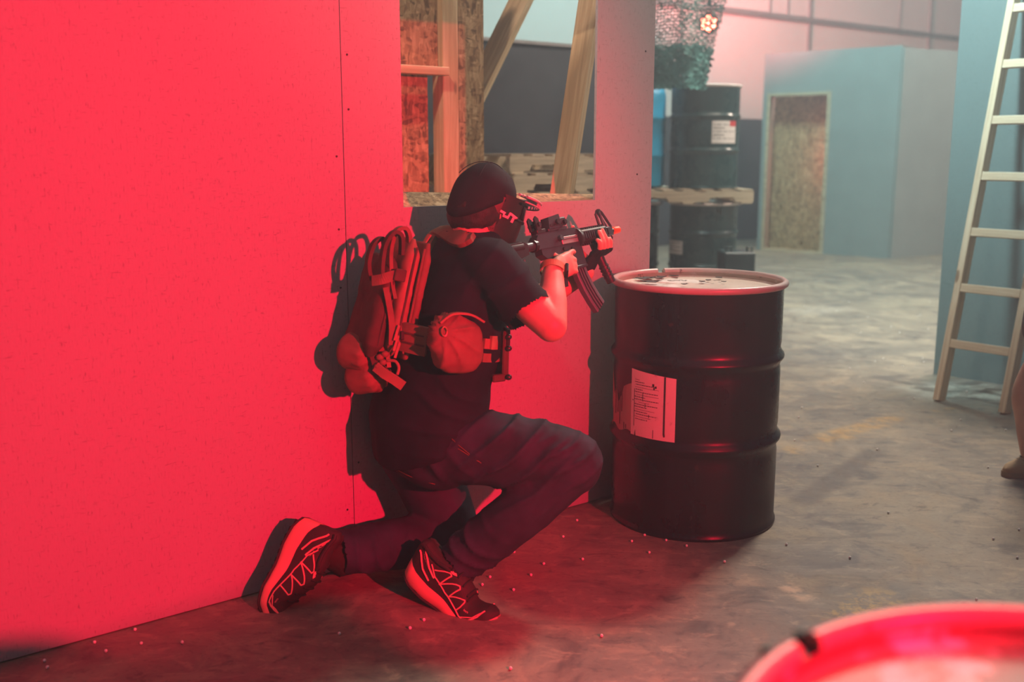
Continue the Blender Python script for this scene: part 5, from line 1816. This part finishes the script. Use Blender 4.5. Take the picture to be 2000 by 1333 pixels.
MB().ribbon(catmull([at(725, 660, 2.965), at(728, 690, 2.925), at(735, 718, 2.925), at(728, 745, 2.945)], 4), 0.022, 0.005, up=(1, 0, 0)).build('keeper_strap', M['coyote_dark'], pack)

# ================================================================== pellets on the floor
pm = simple('pellet_plastic', (0.95, 0.92, 0.88), 0.4, var=0)
pme = MB().ellipsoid((0, 0, 0.0046), ((0.0046, 0, 0), (0, 0.0046, 0), (0, 0, 0.0046)), 8, 6).mesh('airsoft_pellet'); pme.materials.append(pm); pme.shade_smooth()
PEL = [(185, 1258), (207, 1275), (264, 1233), (276, 1260), (87, 1294), (93, 1307), (356, 1258), (663, 1241), (801, 1230), (828, 1214), (957, 1130), (942, 1145), (997, 1309), (1100, 1051), (1127, 1019), (1138, 1095), (1062, 1104), (1037, 1126), (1268, 1082), (1301, 1058), (1341, 1069), (1381, 1055), (1447, 1047), (1259, 1048), (1234, 1060), (1004, 1081), (1003, 1155), (1536, 1066),
       (1735, 1004), (1660, 1092), (1940, 1055), (1907, 1174), (1987, 1092), (1990, 1037), (1930, 915), (1858, 843), (1964, 842), (1876, 822), (1713, 880), (1786, 780), (1552, 862), (1560, 817), (1566, 798), (1511, 873), (1625, 748), (1660, 721), (1687, 749), (1725, 702), (1709, 708), (1804, 709), (1802, 701), (1757, 651), (1681, 651), (1695, 621), (1740, 640), (1793, 620), (1813, 644), (1797, 617), (1634, 609), (1520, 618), (1572, 600), (1658, 590), (1816, 590), (1763, 717), (1497, 1012), (1500, 1027), (1175, 1333 - 88), (1415, 1100), (1597, 912), (1888, 766)]
for k, (x, y) in enumerate(PEL):
    p = onfloor(x, y)
    o = bpy.data.objects.new('airsoft_pellet', pme); link(o); o.location = (p.x, p.y, 0)
    tag(o, 'tiny pale plastic pellet lying loose on the concrete floor', 'pellet', 'spent pellets scattered on the floor')

# ================================================================== bystander at the right edge
sp_ = onfloor(1990, 932)
bx0, by0 = sp_.x + 0.06, sp_.y + 0.05
mb = MB()
kn = V((bx0 + 0.03, by0 + 0.02, 0.50)); an = V((bx0 + 0.005, by0, 0.09)); hp = V((bx0 + 0.10, by0 + 0.06, 0.92))
limb(mb, [an, V((bx0 - 0.005, by0 + 0.02, 0.22)), V((bx0 - 0.012, by0 + 0.03, 0.34)), kn], [0.040, 0.052, 0.064, 0.056]); limb(mb, [kn, kn.lerp(hp, 0.5), hp], [0.058, 0.075, 0.09])
kn2 = V((bx0 + 0.36, by0 - 0.10, 0.50)); an2 = V((bx0 + 0.40, by0 - 0.12, 0.09)); hp2 = V((bx0 + 0.30, by0 + 0.0, 0.92))
limb(mb, [an2, an2.lerp(kn2, 0.6), kn2], [0.040, 0.060, 0.056]); limb(mb, [kn2, kn2.lerp(hp2, 0.5), hp2], [0.058, 0.075, 0.09])
tc = (hp + hp2) / 2
mb.loft([ring(tc + V((0, 0, z)), V((a, 0, 0)), V((0, b, 0))) for z, a, b in ((-0.03, 0.15, 0.12), (0.12, 0.15, 0.11), (0.30, 0.17, 0.12), (0.46, 0.17, 0.11), (0.53, 0.10, 0.08))])
limb(mb, [tc + V((0, 0, 0.50)), tc + V((0, 0, 0.62))], [0.065, 0.055]); mb.ellipsoid(tc + V((0, -0.02, 0.74)), (V((0.078, 0, 0)), V((0, 0.098, 0)), V((0, 0, 0.12))), 20, 14)
mb.ellipsoid(tc + V((0, -0.12, 0.73)), (V((0.014, 0, 0)), V((0, 0.02, 0)), V((0, 0, 0.024))), 10, 8)
for s in (-1, 1):
    limb(mb, [tc + V((s * 0.17, 0, 0.44)), tc + V((s * 0.23, 0.0, 0.18)), tc + V((s * 0.20, -0.12, -0.04))], [0.055, 0.045, 0.03])
    for k in range(4): finger(mb, [tc + V((s * 0.20 + 0.010 * (k - 1.5), -0.125, -0.06)), tc + V((s * 0.20 + 0.012 * (k - 1.5), -0.135, -0.10)), tc + V((s * 0.20 + 0.012 * (k - 1.5), -0.125, -0.13 - 0.006 * (1 if k in (1, 2) else 0)))], 0.010, 0.008)
    finger(mb, [tc + V((s * 0.185, -0.13, -0.05)), tc + V((s * 0.165, -0.15, -0.08))], 0.011, 0.009)
me = remeshed(mb, 'person', 0.008, 4); me.shade_smooth()
by = mesh_obj('person', me, M['skin'])
tag(by, 'bystander with a bare calf and tan shoe, cut off by the right edge', 'person')
for a, b, k in ((kn, hp, 0), (kn2, hp2, 1)):
    pass
mb = MB(); limb(mb, [kn.lerp(hp, 0.28), hp], [0.105, 0.12]); limb(mb, [kn2.lerp(hp2, 0.28), hp2], [0.105, 0.12]); mb.ellipsoid(tc, (V((0.19, 0, 0)), V((0, 0.15, 0)), V((0, 0, 0.14))), 20, 12)
me = remeshed(mb, 'shorts', 0.01, 4); me.shade_smooth(); mesh_obj('shorts', me, cloth('grey_shorts_cloth', (0.10, 0.10, 0.11)), by)
mb = MB(); mb.loft([ring(tc + V((0, 0, z)), V((a, 0, 0)), V((0, b, 0))) for z, a, b in ((0.02, 0.20, 0.16), (0.15, 0.19, 0.15), (0.32, 0.205, 0.15), (0.48, 0.19, 0.13), (0.56, 0.10, 0.09))])
for s in (-1, 1): limb(mb, [tc + V((s * 0.15, 0, 0.45)), tc + V((s * 0.225, 0.0, 0.22))], [0.08, 0.07])
me = remeshed(mb, 't_shirt', 0.01, 4); me.shade_smooth(); mesh_obj('t_shirt', me, cloth('grey_shirt_cloth', (0.16, 0.16, 0.17)), by)
mb = MB(); mb.ellipsoid(tc + V((0, 0.005, 0.775)), (V((0.086, 0, 0)), V((0, 0.10, 0)), V((0, 0, 0.098))), 20, 14); me = remeshed(mb, 'hair', 0.008, 2); me.shade_smooth(); mesh_obj('hair', me, M['hair'], by)


def canvas_shoe(c, ang, parent):
    d = V((math.cos(ang), math.sin(ang), 0)); y = V((-d.y, d.x, 0))
    tan = simple('tan_canvas', (0.34, 0.24, 0.14), 0.8, var=0.2, bump=0.2, bscale=200)
    xs = [0.27 * k / 24 for k in range(25)]; rings = []
    Wt = [(0, 0.022), (0.02, 0.033), (0.10, 0.034), (0.18, 0.046), (0.23, 0.040), (0.26, 0.022), (0.27, 0.008)]; Ht = [(0, 0.050), (0.04, 0.066), (0.10, 0.068), (0.14, 0.062), (0.19, 0.044), (0.24, 0.034), (0.27, 0.018)]
    for x in xs:
        w = interp(Wt, x); h = interp(Ht, x)
        rings.append([c + d * x + y * (w * (abs(math.cos(p)) ** 0.7) * (1 if math.cos(p) > 0 else -1)) + ZUP * (0.018 + h * math.sin(p)) for p in [math.pi * k / 16 for k in range(17)]])
    sh = MB().loft(rings).build('canvas_shoe', tan, parent, smooth=60)
    rings = [[c + d * x + y * (s * (interp(Wt, x) + 0.004)) + ZUP * z for s, z in ((-1, 0.0), (1, 0.0), (1, 0.022), (-1, 0.022))] for x in xs]
    MB().loft(rings).build('sole', simple('tan_rubber', (0.30, 0.22, 0.14), 0.7, var=0.15), sh)
    MB().tube([c + d * (0.075 + 0.062 * math.cos(a)) + y * (0.034 * math.sin(a)) + ZUP * (0.085 + 0.006 * math.cos(a)) for a in [2 * math.pi * k / 20 for k in range(21)]], 0.006, 8).build('collar', M['lace'], sh, smooth=True)
    for k in range(3): MB().tube([c + d * (0.145 + 0.018 * k) + y * (0.02 * s) + ZUP * (0.082 - 0.010 * k) for s in (-1, -0.5, 0, 0.5, 1)], 0.003, 6).build('lace', M['lace'], sh)


canvas_shoe(V((an.x + 0.120, an.y + 0.06, 0)), math.pi + 0.42, by)
canvas_shoe(V((an2.x + 0.055, an2.y + 0.045, 0)), math.pi + 0.42, by)






# ================================================================== unseen barricade added right of the camera to shade the left floor
bar = empty('shade_barricade', (1.29, 0.32, 0)); tag(bar, 'narrow raw plywood barricade added out of view to shade the left floor', 'barricade')
bx_ = V((0.713, 0.701, 0)); bn_ = V((0.701, -0.713, 0)); bc_ = V((1.29, 0.32, 0))
RB_ = Matrix((bx_, bn_, ZUP)).transposed()
MB().box(bc_ + ZUP * 0.6125, (0.37, 0.015, 1.225), RB_).build('sheet', M['osb'], bar)
for s_ in (-0.16, 0.16):
    beam_obj('leg', bc_ + bx_ * s_ + bn_ * 0.028 , bc_ + bx_ * s_ + bn_ * 0.028 + ZUP * 1.18, 0.038, 0.038, M['pine'], bar, up=bn_)
    beam_obj('foot', bc_ + bx_ * s_ - bn_ * 0.2 + ZUP * 0.02, bc_ + bx_ * s_ + bn_ * 0.2 + ZUP * 0.02, 0.038, 0.038, M['pine'], bar)

# ------------------------------------------------------------------ haze
hz_ = bpy.data.materials.new('thin_haze'); hz_.use_nodes = True
nt = hz_.node_tree; nt.nodes.clear()
out = nt.nodes.new('ShaderNodeOutputMaterial'); vs = nt.nodes.new('ShaderNodeVolumeScatter')
vs.inputs['Color'].default_value = (0.60, 0.86, 1.0, 1); vs.inputs['Density'].default_value = 0.040; vs.inputs['Anisotropy'].default_value = 0.68
nt.links.new(vs.outputs[0], out.inputs['Volume'])
hb_ = MB().box((3, 7.0, 3.2), (20, 20, 6.2)).build('haze', hz_)
tag(hb_, 'thin theatrical haze filling the hall', 'haze', kind='stuff')
